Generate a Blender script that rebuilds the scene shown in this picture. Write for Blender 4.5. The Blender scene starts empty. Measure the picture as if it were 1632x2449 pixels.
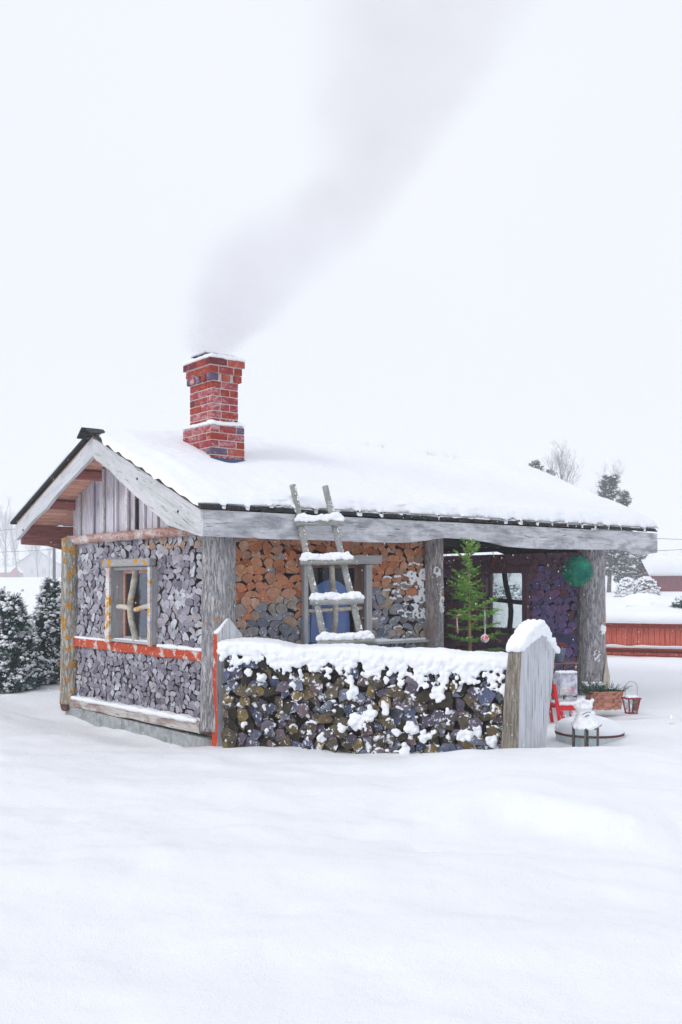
import bpy, bmesh, math, random
import numpy as np
from mathutils import Vector, Matrix, noise
PI = math.pi
R = math.radians
rnd = random.Random(11)

# ------------------------------------------------------------------ camera, world, sun, exposure
scn = bpy.context.scene
COL = scn.collection
F, HX, HY = 2400.0, 816.0, 1395.0
CAMZ = 1.7
cam_d = bpy.data.cameras.new('camera'); cam = bpy.data.objects.new('camera', cam_d); COL.objects.link(cam)
cam.location = (0, 0, CAMZ); cam.rotation_euler = (R(90), 0, 0)
cam_d.sensor_fit = 'VERTICAL'; cam_d.sensor_height = 36; cam_d.lens = 36 * F / 2449
cam_d.shift_y = (HY - 1224.5) / 2449
cam_d.clip_start = 0.05; cam_d.clip_end = 3000
scn.camera = cam

SUN_EL, SUN_ROT = R(36), R(238)
world = bpy.data.worlds.new('World'); scn.world = world; world.use_nodes = True
wt = world.node_tree; wt.nodes.clear()
wo = wt.nodes.new('ShaderNodeOutputWorld'); bg1 = wt.nodes.new('ShaderNodeBackground'); bg2 = wt.nodes.new('ShaderNodeBackground')
sky = wt.nodes.new('ShaderNodeTexSky'); sky.sky_type = 'NISHITA'; sky.sun_disc = False
sky.sun_elevation = SUN_EL; sky.sun_rotation = SUN_ROT; sky.air_density = 1.0; sky.dust_density = 3.0
bg1.inputs['Strength'].default_value = 0.05
wt.links.new(sky.outputs[0], bg1.inputs['Color'])
# even overcast layer over the clear sky
wtc = wt.nodes.new('ShaderNodeTexCoord'); wn = wt.nodes.new('ShaderNodeTexNoise'); wr = wt.nodes.new('ShaderNodeValToRGB')
wn.inputs['Scale'].default_value = 1.6; wn.inputs['Detail'].default_value = 3; wn.inputs['Roughness'].default_value = 0.45
wt.links.new(wtc.outputs['Generated'], wn.inputs['Vector']); wt.links.new(wn.outputs['Fac'], wr.inputs['Fac'])
wr.color_ramp.elements[0].position = 0.3; wr.color_ramp.elements[0].color = (0.80, 0.855, 0.955, 1)
wr.color_ramp.elements[1].position = 0.72; wr.color_ramp.elements[1].color = (0.865, 0.885, 0.94, 1)
wt.links.new(wr.outputs['Color'], bg2.inputs['Color']); bg2.inputs['Strength'].default_value = 1.07
wm = wt.nodes.new('ShaderNodeMixShader'); wm.inputs[0].default_value = 0.93
wt.links.new(bg1.outputs[0], wm.inputs[1]); wt.links.new(bg2.outputs[0], wm.inputs[2]); wt.links.new(wm.outputs[0], wo.inputs['Surface'])

sun_d = bpy.data.lights.new('sun', 'SUN'); sun = bpy.data.objects.new('sun', sun_d); COL.objects.link(sun)
sun_d.energy = 1.08; sun_d.angle = R(18); sun_d.color = (1.0, 0.96, 0.92)
sdir = Vector((math.sin(SUN_ROT) * math.cos(SUN_EL), math.cos(SUN_ROT) * math.cos(SUN_EL), math.sin(SUN_EL)))
sun.rotation_euler = sdir.to_track_quat('Z', 'Y').to_euler(); sun.location = (0, 0, 40)

scn.view_settings.view_transform = 'Standard'; scn.view_settings.look = 'None'
scn.view_settings.exposure = 0.07; scn.view_settings.gamma = 1.0; scn.view_settings.use_curve_mapping = False
scn.render.engine = 'CYCLES'
scn.cycles.max_bounces = 8; scn.cycles.diffuse_bounces = 4; scn.cycles.volume_bounces = 2
scn.cycles.transparent_max_bounces = 12
scn.cycles.use_adaptive_sampling = True; scn.cycles.adaptive_threshold = 0.02
scn.cycles.volume_step_rate = 2.0; scn.cycles.volume_max_steps = 128
scn.cycles.use_denoising = True

# ------------------------------------------------------------------ helpers
def W(px, py, Y):
    return Vector(((px - HX) / F * Y, Y, CAMZ + (HY - py) / F * Y))

def tag(o, label=None, cat=None, group=None, kind=None):
    if label: o['label'] = label
    if cat: o['category'] = cat
    if group: o['group'] = group
    if kind: o['kind'] = kind
    return o

def empty(name, loc=(0, 0, 0), rz=0, parent=None):
    o = bpy.data.objects.new(name, None); COL.objects.link(o)
    o.location = loc; o.rotation_euler = (0, 0, rz); o.empty_display_size = 0.1
    if parent: o.parent = parent
    return o

class MB:
    def __init__(s): s.v = []; s.f = []; s.m = []
    def add(s, vs, fs, mi=0):
        b = len(s.v); s.v.extend([tuple(p) for p in vs])
        for f in fs: s.f.append(tuple(i + b for i in f)); s.m.append(mi)
    def box(s, c, d, M=None, mi=0, taper=1.0):
        hx, hy, hz = d[0] / 2, d[1] / 2, d[2] / 2
        vs = []
        for k in (-1, 1):
            t = taper if k > 0 else 1
            for (i, j) in ((-1, -1), (1, -1), (1, 1), (-1, 1)):
                p = Vector((i * hx * t, j * hy * t, k * hz))
                if M is not None: p = M @ p
                vs.append(p + Vector(c))
        s.add(vs, [(3, 2, 1, 0), (4, 5, 6, 7), (0, 1, 5, 4), (1, 2, 6, 5), (2, 3, 7, 6), (3, 0, 4, 7)], mi)
    def tube(s, pts, rad, n=8, mi=0, cap=True):
        pts = [Vector(p) for p in pts]
        if not hasattr(rad, '__len__'): rad = [rad] * len(pts)
        b = len(s.v); ref = None
        for i, p in enumerate(pts):
            d = (pts[min(i + 1, len(pts) - 1)] - pts[max(i - 1, 0)])
            if d.length < 1e-9: d = Vector((0, 0, 1))
            d.normalize()
            if ref is None: ref = d.orthogonal().normalized()
            a = (ref - d * ref.dot(d))
            if a.length < 1e-6: a = d.orthogonal()
            a.normalize(); ref = a; c = d.cross(a)
            for k in range(n):
                t = 2 * PI * k / n
                s.v.append(tuple(p + (a * math.cos(t) + c * math.sin(t)) * rad[i]))
        for i in range(len(pts) - 1):
            for k in range(n):
                k2 = (k + 1) % n
                s.f.append((b + i * n + k, b + i * n + k2, b + (i + 1) * n + k2, b + (i + 1) * n + k)); s.m.append(mi)
        if cap:
            s.f.append(tuple(b + k for k in reversed(range(n)))); s.m.append(mi)
            e = b + (len(pts) - 1) * n
            s.f.append(tuple(e + k for k in range(n))); s.m.append(mi)
    def lathe(s, prof, n=24, c=(0, 0, 0), mi=0):
        b = len(s.v)
        for (r, z) in prof:
            for k in range(n):
                t = 2 * PI * k / n
                s.v.append((c[0] + r * math.cos(t), c[1] + r * math.sin(t), c[2] + z))
        for i in range(len(prof) - 1):
            for k in range(n):
                k2 = (k + 1) % n
                s.f.append((b + i * n + k, b + i * n + k2, b + (i + 1) * n + k2, b + (i + 1) * n + k)); s.m.append(mi)
    def ball(s, c, r, mi=0, n=6, m=4, sq=(1, 1, 1)):
        vs = [(c[0], c[1], c[2] - r * sq[2])]
        for i in range(1, m):
            ph = -PI / 2 + PI * i / m
            for k in range(n):
                t = 2 * PI * k / n
                vs.append((c[0] + r * sq[0] * math.cos(ph) * math.cos(t), c[1] + r * sq[1] * math.cos(ph) * math.sin(t), c[2] + r * sq[2] * math.sin(ph)))
        vs.append((c[0], c[1], c[2] + r * sq[2]))
        fs = [(0, 1 + (k + 1) % n, 1 + k) for k in range(n)]
        for i in range(m - 2):
            for k in range(n):
                a = 1 + i * n; k2 = (k + 1) % n
                fs.append((a + k, a + k2, a + n + k2, a + n + k))
        a = 1 + (m - 2) * n; t = len(vs) - 1
        fs += [(a + k, a + (k + 1) % n, t) for k in range(n)]
        s.add(vs, fs, mi)
    def build(s, name, mats, parent=None, loc=(0, 0, 0), rot=(0, 0, 0), smooth=False, autos=None):
        me = bpy.data.meshes.new(name); me.from_pydata(s.v, [], s.f)
        if not isinstance(mats, (list, tuple)): mats = [mats]
        for m in mats: me.materials.append(m)
        if len(mats) > 1: me.polygons.foreach_set('material_index', s.m)
        if smooth: me.polygons.foreach_set('use_smooth', [True] * len(me.polygons))
        me.update()
        if autos is not None:
            me.polygons.foreach_set('use_smooth', [True] * len(me.polygons)); me.set_sharp_from_angle(angle=R(autos))
        o = bpy.data.objects.new(name, me); COL.objects.link(o)
        o.location = loc; o.rotation_euler = rot
        if parent: o.parent = parent
        return o

def fbm(p, sc=1.0, oct=3, seed=0.0):
    v = 0; a = 1; t = 0
    q = Vector(p) * sc + Vector((seed * 7.13, seed * 3.7, seed * 1.9))
    for _ in range(oct):
        v += a * noise.noise(q); t += a; a *= 0.5; q = q * 2.03
    return v / t

def remesh_obj(mb, name, mat, parent=None, voxel=0.012, loc=(0, 0, 0), rot=(0, 0, 0), sm=2, nz=0.0, nsc=12.0):
    """joins overlapping lumps into one smooth snow surface"""
    o = mb.build(name, mat, None)
    m = o.modifiers.new('r', 'REMESH'); m.mode = 'VOXEL'; m.voxel_size = voxel
    if sm:
        k = o.modifiers.new('s', 'SMOOTH'); k.factor = 0.5; k.iterations = sm
    dg = bpy.context.evaluated_depsgraph_get(); dg.update()
    me = bpy.data.meshes.new_from_object(o.evaluated_get(dg), depsgraph=dg)
    o.modifiers.clear(); old = o.data; o.data = me; bpy.data.meshes.remove(old); me.name = name
    n = len(me.vertices); co = np.empty(n * 3, 'f'); me.vertices.foreach_get('co', co)
    if nz > 0:
        no = np.empty(n * 3, 'f'); me.vertex_normals.foreach_get('vector', no) if hasattr(me, 'vertex_normals') else me.vertices.foreach_get('normal', no)
        co = co.reshape(-1, 3); no = no.reshape(-1, 3)
        for i in range(n):
            co[i] += no[i] * (noise.noise(Vector(co[i]) * nsc) * nz)
        me.vertices.foreach_set('co', co.ravel())
    me.polygons.foreach_set('use_smooth', [True] * len(me.polygons))
    if not me.materials: me.materials.append(mat)
    me.update()
    o.location = loc; o.rotation_euler = rot
    if parent: o.parent = parent
    return o

# ------------------------------------------------------------------ materials
class NT:
    def __init__(s, name):
        s.mat = bpy.data.materials.new(name); s.mat.use_nodes = True
        s.t = s.mat.node_tree; s.t.nodes.clear()
        s.out = s.t.nodes.new('ShaderNodeOutputMaterial'); s.b = s.t.nodes.new('ShaderNodeBsdfPrincipled')
        s.t.links.new(s.b.outputs[0], s.out.inputs['Surface'])
        s.tc = s.t.nodes.new('ShaderNodeTexCoord').outputs['Object']
    def n(s, ty, **kw):
        x = s.t.nodes.new(ty)
        for k, v in kw.items(): setattr(x, k, v)
        return x
    def link(s, a, b): s.t.links.new(a, b)
    def scaled(s, sc, vec=None, offrand=True):
        m = s.n('ShaderNodeMapping'); m.inputs['Scale'].default_value = sc
        s.link(vec or s.tc, m.inputs['Vector'])
        if offrand:
            oi = s.n('ShaderNodeObjectInfo'); mu = s.n('ShaderNodeMath', operation='MULTIPLY'); mu.inputs[1].default_value = 37.0
            s.link(oi.outputs['Random'], mu.inputs[0]); cb = s.n('ShaderNodeCombineXYZ')
            for i in range(3): s.link(mu.outputs[0], cb.inputs[i])
            s.link(cb.outputs[0], m.inputs['Location'])
        return m.outputs[0]
    def noise(s, vec, scale=1, detail=4, rough=0.55, dist=0.0):
        x = s.n('ShaderNodeTexNoise'); x.inputs['Scale'].default_value = scale; x.inputs['Detail'].default_value = detail
        x.inputs['Roughness'].default_value = rough; x.inputs['Distortion'].default_value = dist
        s.link(vec, x.inputs['Vector']); return x.outputs['Fac']
    def vor(s, vec, scale=1, feature='F1', out='Distance'):
        x = s.n('ShaderNodeTexVoronoi', feature=feature); x.inputs['Scale'].default_value = scale
        s.link(vec, x.inputs['Vector']); return x.outputs[out]
    def ramp(s, fac, stops, interp='LINEAR'):
        x = s.n('ShaderNodeValToRGB'); cr = x.color_ramp; cr.interpolation = interp
        while len(cr.elements) < len(stops): cr.elements.new(0.5)
        for e, (p, c) in zip(cr.elements, stops):
            e.position = p; e.color = (c[0], c[1], c[2], 1) if hasattr(c, '__len__') else (c, c, c, 1)
        s.link(fac, x.inputs['Fac']); return x.outputs['Color']
    def mix(s, fac, a, b, blend='MIX'):
        x = s.n('ShaderNodeMix', data_type='RGBA', blend_type=blend)
        for val, idx in ((fac, 0), (a, 6), (b, 7)):
            if hasattr(val, 'is_output'): s.link(val, x.inputs[idx])
            elif idx == 0: x.inputs[0].default_value = val
            else: x.inputs[idx].default_value = (val[0], val[1], val[2], 1)
        return x.outputs[2]
    def math(s, op, a, b=None, clamp=False):
        x = s.n('ShaderNodeMath', operation=op); x.use_clamp = clamp
        for i, val in enumerate((a, b)):
            if val is None: continue
            if hasattr(val, 'is_output'): s.link(val, x.inputs[i])
            else: x.inputs[i].default_value = val
        return x.outputs[0]
    def rand(s): return s.n('ShaderNodeObjectInfo').outputs['Random']
    def bump(s, h, dist=0.01, strength=1.0):
        x = s.n('ShaderNodeBump'); x.inputs['Distance'].default_value = dist; x.inputs['Strength'].default_value = strength
        s.link(h, x.inputs['Height']); s.link(x.outputs[0], s.b.inputs['Normal']); return x
    def set(s, color=None, rough=None, spec=None, metal=None, **kw):
        if color is not None:
            if hasattr(color, 'is_output'): s.link(color, s.b.inputs['Base Color'])
            else: s.b.inputs['Base Color'].default_value = (color[0], color[1], color[2], 1)
        if rough is not None: s.b.inputs['Roughness'].default_value = rough
        if spec is not None: s.b.inputs['Specular IOR Level'].default_value = spec
        if metal is not None: s.b.inputs['Metallic'].default_value = metal
        return s.mat

def mat_plain(name, c, rough=0.8, spec=0.2, var=0.25, sc=6, metal=0.0, bump=0.0):
    t = NT(name); f = t.noise(t.scaled((1, 1, 1)), sc, 5)
    d = [x * (1 - var) for x in c]; l = [min(1, x * (1 + var)) for x in c]
    col = t.ramp(f, [(0.3, d), (0.7, l)])
    if bump: t.bump(f, bump)
    return t.set(col, rough, spec, metal)

def mat_snow(name='snow', tint=(0.90, 0.915, 0.95), bsc=9.0, bd=0.02, fine=True):
    t = NT(name); v = t.scaled((1, 1, 1), offrand=False)
    a = t.noise(v, bsc, 6, 0.6); b = t.noise(v, 90, 3, 0.7)
    h = t.math('ADD', a, t.math('MULTIPLY', b, 0.22))
    t.bump(h, bd, 0.7)
    big = t.noise(v, 0.7, 3)
    col = t.ramp(big, [(0.3, [x * 0.97 for x in tint]), (0.7, tint)])
    m = t.set(col, 0.75, 0.12)
    t.b.inputs['Subsurface Weight'].default_value = 0.0
    return m
SNOW = mat_snow('snow')
SNOWG = mat_snow('ground_snow', (0.905, 0.915, 0.945), 2.6, 0.05)

def mat_wood(name, dark, mid, light, sc=9, stretch=0.07, rough=0.85, stain=None, stain_amt=0.5, lichen=0.0, paint=None, paint_cut=0.45, bump=0.004, axis=0, snowdust=0.0):
    """sawn or weathered board, grain along local X (axis 0) or Z (axis 2)"""
    t = NT(name)
    s = [sc, sc, sc]; s[axis] = sc * stretch
    v = t.scaled(tuple(s))
    iso = t.scaled((1, 1, 1))
    g = t.noise(v, 4.0, 8, 0.65, 0.4); g2 = t.noise(v, 22.0, 4, 0.7)
    gg = t.math('ADD', t.math('MULTIPLY', g, 0.7), t.math('MULTIPLY', g2, 0.3))
    col = t.ramp(gg, [(0.28, dark), (0.48, mid), (0.7, light)])
    tone = t.ramp(t.rand(), [(0, (0.80, 0.80, 0.82)), (0.5, (1, 0.99, 0.98)), (1, (0.9, 0.92, 0.97))])
    col = t.mix(1.0, col, tone, 'MULTIPLY')
    if stain:
        m = t.ramp(t.noise(t.scaled((1.6 if axis == 0 else 4, 4, 4 if axis == 0 else 1.6)), 1.4, 6, 0.6, 0.6), [(0.46, 0), (0.68, 1)])
        col = t.mix(t.math('MULTIPLY', m, stain_amt), col, stain)
    crack = t.ramp(t.noise(t.scaled(tuple(x * 2.2 for x in s)), 3.2, 3, 0.5), [(0.30, 0.0), (0.36, 1.0)])
    col = t.mix(t.math('SUBTRACT', 0.7, t.math('MULTIPLY', crack, 0.7)), col, [x * 0.25 for x in dark])
    if paint:
        pm = t.ramp(t.noise(iso, 5.5, 9, 0.72, 0.3), [(paint_cut, 0), (paint_cut + 0.03, 1)])
        pc = t.ramp(t.noise(iso, 30, 4), [(0.3, [x * 0.7 for x in paint]), (0.7, paint)])
        col = t.mix(pm, col, pc)
    if lichen:
        lm = t.ramp(t.noise(iso, 9, 4, 0.6), [(0.62 - lichen * 0.2, 0), (0.65 - lichen * 0.2, 1)])
        col = t.mix(lm, col, (0.62, 0.30, 0.02))
    if snowdust:
        sm = t.ramp(t.noise(iso, 24, 6, 0.75), [(0.66 - snowdust * 0.2, 0), (0.70 - snowdust * 0.2, 1)])
        col = t.mix(sm, col, (0.88, 0.89, 0.93))
    h = t.math('ADD', gg, t.math('MULTIPLY', crack, 0.6))
    t.bump(h, bump)
    return t.set(col, rough, 0.2)

WEATH = mat_wood('weathered_board', (0.30, 0.31, 0.34), (0.56, 0.57, 0.60), (0.74, 0.745, 0.77), stain=(0.15, 0.15, 0.18), stain_amt=0.75)
BARGE = mat_wood('barge_wood', (0.40, 0.405, 0.41), (0.60, 0.61, 0.625), (0.74, 0.74, 0.76), stain=(0.40, 0.42, 0.42), stain_amt=0.6)
GABLE = mat_wood('gable_wood', (0.36, 0.31, 0.34), (0.62, 0.60, 0.66), (0.78, 0.77, 0.83), sc=10, axis=2, stain=(0.34, 0.22, 0.20), stain_amt=0.5)
SOFF = mat_wood('soffit_wood', (0.50, 0.21, 0.14), (0.80, 0.42, 0.31), (0.90, 0.56, 0.44), sc=9)
PURL = mat_wood('purlin_wood', (0.22, 0.08, 0.07), (0.38, 0.15, 0.13), (0.50, 0.24, 0.21), sc=9)
REDW = mat_wood('red_painted_wood', (0.50, 0.40, 0.36), (0.62, 0.52, 0.48), (0.74, 0.68, 0.66), paint=(0.56, 0.085, 0.035), paint_cut=0.425, sc=7)
DARKW = mat_wood('dark_wood', (0.012, 0.014, 0.016), (0.03, 0.034, 0.034), (0.075, 0.08, 0.075), sc=9, snowdust=0.05)
BIRCH = mat_wood('birch_bark', (0.16, 0.05, 0.04), (0.36, 0.17, 0.13), (0.70, 0.62, 0.60), sc=14, stretch=0.5, stain=(0.74, 0.68, 0.68), stain_amt=0.9, bump=0.008, snowdust=0.3)
BIRCHW = mat_wood('peeled_birch', (0.34, 0.28, 0.22), (0.60, 0.56, 0.48), (0.78, 0.75, 0.68), sc=9, stretch=0.4, stain=(0.12, 0.07, 0.05), stain_amt=0.55, lichen=0.2)
SILLW = mat_wood('sill_log_wood', (0.30, 0.24, 0.20), (0.55, 0.51, 0.46), (0.70, 0.67, 0.62), stain=(0.18, 0.06, 0.04), stain_amt=0.95, bump=0.008)
LICHT = mat_wood('lichen_trim', (0.04, 0.04, 0.05), (0.72, 0.72, 0.73), (0.84, 0.84, 0.84), sc=16, stretch=0.8, stain=(0.40, 0.10, 0.06), stain_amt=0.75, lichen=0.30)
WTRIM = mat_wood('white_trim', (0.05, 0.05, 0.06), (0.66, 0.66, 0.68), (0.80, 0.80, 0.81), sc=16, axis=2, stretch=0.3, stain=(0.35, 0.22, 0.18), stain_amt=0.5)
LADW = mat_wood('ladder_wood', (0.13, 0.13, 0.12), (0.33, 0.33, 0.31), (0.50, 0.50, 0.47), sc=14, stain=(0.16, 0.18, 0.13), stain_amt=0.6, snowdust=0.25)
BROWNW = mat_wood('brown_frame_wood', (0.16, 0.09, 0.07), (0.30, 0.18, 0.14), (0.42, 0.28, 0.22), sc=10, axis=2)
GREYW = mat_wood('grey_frame_wood', (0.24, 0.24, 0.25), (0.44, 0.44, 0.45), (0.58, 0.575, 0.57), sc=12, axis=2, snowdust=0.08)
PALEPOST = mat_wood('pale_split_wood', (0.34, 0.35, 0.36), (0.60, 0.605, 0.615), (0.80, 0.81, 0.82), sc=10, stretch=0.035, axis=2, stain=(0.34, 0.33, 0.33), stain_amt=0.55, bump=0.010)
BARKSIDE = mat_wood('bark_side_wood', (0.03, 0.025, 0.02), (0.22, 0.19, 0.15), (0.48, 0.43, 0.34), sc=11, axis=2, stretch=0.12, bump=0.014)
DARKIN = mat_plain('dark_interior', (0.03, 0.028, 0.035), 0.9)
CONC = NT('concrete'); _v = CONC.scaled((1, 1, 1), offrand=False)
_c = CONC.ramp(CONC.noise(_v, 14, 8, 0.7), [(0.3, (0.20, 0.22, 0.22)), (0.6, (0.42, 0.44, 0.45))])
_m = CONC.ramp(CONC.noise(CONC.scaled((1, 1, 0.6), offrand=False), 2.2, 8, 0.75), [(0.50, 0), (0.64, 1)])
CONC.bump(CONC.noise(_v, 60, 4), 0.004)
CONC = CONC.set(CONC.mix(CONC.math('MULTIPLY', _m, 0.8), _c, (0.07, 0.085, 0.06)), 0.9, 0.2)

def mat_logend(name, pal, crackdark=0.3, rough=0.9, ring=0.5, frost=0.0):
    """sawn or split firewood end: rings and radial checks in log coordinates (attribute lc), shade by attribute rnd"""
    t = NT(name)
    a = t.n('ShaderNodeAttribute', attribute_name='lc'); r = t.n('ShaderNodeAttribute', attribute_name='rnd')
    cb = t.ramp(r.outputs['Fac'], [(i / (len(pal) - 1), c) for i, c in enumerate(pal)])
    add = t.n('ShaderNodeVectorMath', operation='ADD'); cx = t.n('ShaderNodeCombineXYZ')
    for i in range(3): t.link(t.math('MULTIPLY', r.outputs['Fac'], 91.0 + 10 * i), cx.inputs[i])
    t.link(a.outputs['Vector'], add.inputs[0]); t.link(cx.outputs[0], add.inputs[1])
    v = add.outputs[0]
    blot = t.ramp(t.noise(v, 11, 5, 0.6), [(0.25, 0.62), (0.7, 1.12)])
    col = t.mix(1.0, cb, blot, 'MULTIPLY')
    # radial checks
    sp = t.n('ShaderNodeSeparateXYZ'); t.link(a.outputs['Vector'], sp.inputs[0])
    ang = t.math('ARCTAN2', t.math('ADD', sp.outputs['Z'], 0.05), sp.outputs['X'])
    rc = t.n('ShaderNodeCombineXYZ'); t.link(t.math('MULTIPLY', ang, 7.0), rc.inputs[0]); t.link(t.math('MULTIPLY', r.outputs['Fac'], 50.0), rc.inputs[1])
    chk = t.ramp(t.noise(rc.outputs[0], 1.5, 2), [(0.34, 0.0), (0.42, 1.0)])
    col = t.mix(t.math('SUBTRACT', 0.45, t.math('MULTIPLY', chk, 0.45)), col, [x * crackdark for x in pal[0]])
    fine = t.noise(v, 70, 4, 0.7)
    col = t.mix(0.5, col, t.mix(1.0, col, t.ramp(fine, [(0.3, 0.6), (0.7, 1.3)]), 'MULTIPLY'))
    if frost:
        fm = t.ramp(t.noise(v, 16, 5, 0.7), [(0.60 - frost * 0.2, 0), (0.66 - frost * 0.2, 1)])
        col = t.mix(fm, col, (0.80, 0.82, 0.88))
    t.bump(t.math('ADD', fine, t.math('MULTIPLY', chk, 0.7)), 0.003)
    return t.set(col, rough, 0.15)
END_G = mat_logend('grey_log_end', [(0.17, 0.155, 0.20), (0.34, 0.32, 0.38), (0.50, 0.50, 0.56), (0.26, 0.235, 0.285), (0.64, 0.66, 0.72), (0.38, 0.34, 0.37), (0.55, 0.54, 0.60)])
END_G2 = mat_logend('dim_grey_log_end', [(0.14, 0.13, 0.17), (0.28, 0.26, 0.32), (0.40, 0.39, 0.45), (0.21, 0.19, 0.24), (0.47, 0.47, 0.53)])
END_O = mat_logend('orange_log_end', [(0.42, 0.13, 0.055), (0.58, 0.24, 0.12), (0.66, 0.33, 0.19), (0.50, 0.21, 0.12), (0.60, 0.38, 0.27), (0.62, 0.20, 0.09)])
END_T = mat_logend('tan_log_end', [(0.38, 0.24, 0.17), (0.46, 0.34, 0.26), (0.38, 0.35, 0.35), (0.52, 0.38, 0.26), (0.33, 0.32, 0.34)])
END_B = mat_logend('slate_log_end', [(0.15, 0.17, 0.22), (0.25, 0.265, 0.32), (0.33, 0.345, 0.39), (0.22, 0.21, 0.25), (0.38, 0.35, 0.33)], frost=0.05)
END_V = mat_logend('violet_glow_log_end', [(0.34, 0.18, 0.26), (0.48, 0.24, 0.36), (0.42, 0.26, 0.50), (0.52, 0.25, 0.32), (0.36, 0.22, 0.42)])  # violet tint of the porch glow is put into the wood colour
END_VB = mat_logend('blue_violet_glow_log_end', [(0.34, 0.28, 0.66), (0.44, 0.36, 0.80), (0.56, 0.32, 0.66), (0.38, 0.36, 0.80)])  # stronger blue-violet glow painted into the log ends
END_S1 = mat_logend('mossy_split_end', [(0.07, 0.06, 0.045), (0.15, 0.12, 0.07), (0.10, 0.08, 0.075), (0.26, 0.18, 0.06), (0.11, 0.095, 0.08)], frost=0.16)
END_S2 = mat_logend('purple_split_end', [(0.09, 0.075, 0.11), (0.15, 0.125, 0.17), (0.20, 0.18, 0.23), (0.18, 0.12, 0.11), (0.12, 0.10, 0.13)], frost=0.16)
END_S3 = mat_logend('slate_split_end', [(0.07, 0.085, 0.15), (0.13, 0.15, 0.25), (0.22, 0.24, 0.30), (0.11, 0.12, 0.17)], frost=0.20)
END_S4 = mat_logend('black_split_end', [(0.02, 0.018, 0.015), (0.06, 0.05, 0.035), (0.045, 0.04, 0.035)], frost=0.0)
BARK = mat_plain('log_bark', (0.07, 0.055, 0.055), 0.95, 0.1, 0.4, 30)
BARKD = mat_plain('dark_log_bark', (0.045, 0.034, 0.030), 0.95, 0.1, 0.4, 30)

def mat_post(name, base=(0.34, 0.325, 0.31), dark=(0.09, 0.085, 0.09), lichen=0.0, lcol=(0.60, 0.27, 0.02), warm=None):
    t = NT(name); v = t.scaled((1, 1, 0.16)); iso = t.scaled((1, 1, 1))
    vv = t.n('ShaderNodeVectorMath', operation='ADD'); nz = t.n('ShaderNodeTexNoise'); nz.inputs['Scale'].default_value = 9
    t.link(v, nz.inputs['Vector']); sc = t.n('ShaderNodeVectorMath', operation='SCALE'); sc.inputs['Scale'].default_value = 0.05
    t.link(nz.outputs['Color'], sc.inputs[0]); t.link(v, vv.inputs[0]); t.link(sc.outputs[0], vv.inputs[1])
    def ridge(scale, det): return t.math('MULTIPLY', t.math('ABSOLUTE', t.math('SUBTRACT', t.noise(vv.outputs[0], scale, det, 0.6, 0.3), 0.5)), 4.0, True)
    d = ridge(24, 3); d2 = ridge(60, 3)
    h = t.math('ADD', d, t.math('MULTIPLY', d2, 0.5))
    light = [min(1, x * 1.55) for x in base]
    col = t.ramp(t.noise(iso, 6, 6, 0.65), [(0.3, base), (0.7, light)])
    col = t.mix(t.ramp(h, [(0.05, 0.95), (0.55, 0.0)]), col, dark)
    col = t.mix(t.ramp(t.noise(t.scaled((1, 1, 0.5)), 3.0, 5, 0.6), [(0.52, 0), (0.68, 0.7)]), col, [x * 0.75 for x in base])
    if warm: col = t.mix(t.ramp(t.noise(t.scaled((1, 1, 0.35)), 2.0, 4), [(0.48, 0), (0.62, 0.7)]), col, warm)
    if lichen:
        m = t.ramp(t.noise(t.scaled((1, 1, 1.3)), 7.5, 3, 0.55), [(0.70 - lichen * 0.2, 0), (0.72 - lichen * 0.2, 1)])
        sp = t.ramp(t.noise(iso, 40, 3), [(0.35, 0), (0.5, 1)])
        col = t.mix(t.math('MULTIPLY', m, sp), col, lcol)
    t.bump(h, 0.022)
    return t.set(col, 0.95, 0.1)
POST1 = mat_post('aspen_bark_lichen', (0.48, 0.46, 0.41), (0.13, 0.12, 0.11), lichen=0.78)
POST2 = mat_post('ash_bark_lichen', (0.45, 0.44, 0.455), (0.12, 0.11, 0.12), lichen=0.16)
POST3 = mat_post('oak_bark', (0.50, 0.48, 0.50), (0.15, 0.14, 0.17), lichen=0.12, warm=(0.40, 0.28, 0.22))

def mat_glass(name, tint=(0.84, 0.89, 0.97), gl=0.35):
    t = NT(name); t.t.nodes.remove(t.b)
    tr = t.n('ShaderNodeBsdfTransparent'); tr.inputs[0].default_value = (*tint, 1)
    g = t.n('ShaderNodeBsdfGlossy'); g.inputs['Roughness'].default_value = 0.06
    fr = t.n('ShaderNodeFresnel'); fr.inputs[0].default_value = 1.45
    nz = t.noise(t.tc, 3.0, 2); bp = t.n('ShaderNodeBump'); bp.inputs['Distance'].default_value = 0.02; bp.inputs['Strength'].default_value = 0.3
    t.link(nz, bp.inputs['Height']); t.link(bp.outputs[0], g.inputs['Normal'])
    ms = t.n('ShaderNodeMixShader'); t.link(t.math('MULTIPLY', fr.outputs[0], gl), ms.inputs[0])
    t.link(tr.outputs[0], ms.inputs[1]); t.link(g.outputs[0], ms.inputs[2]); t.link(ms.outputs[0], t.out.inputs['Surface'])
    return t.mat
GLASS = mat_glass('window_glass'); GLASSC = mat_glass('clear_glass', (0.90, 0.95, 0.95), 1.0)

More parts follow.
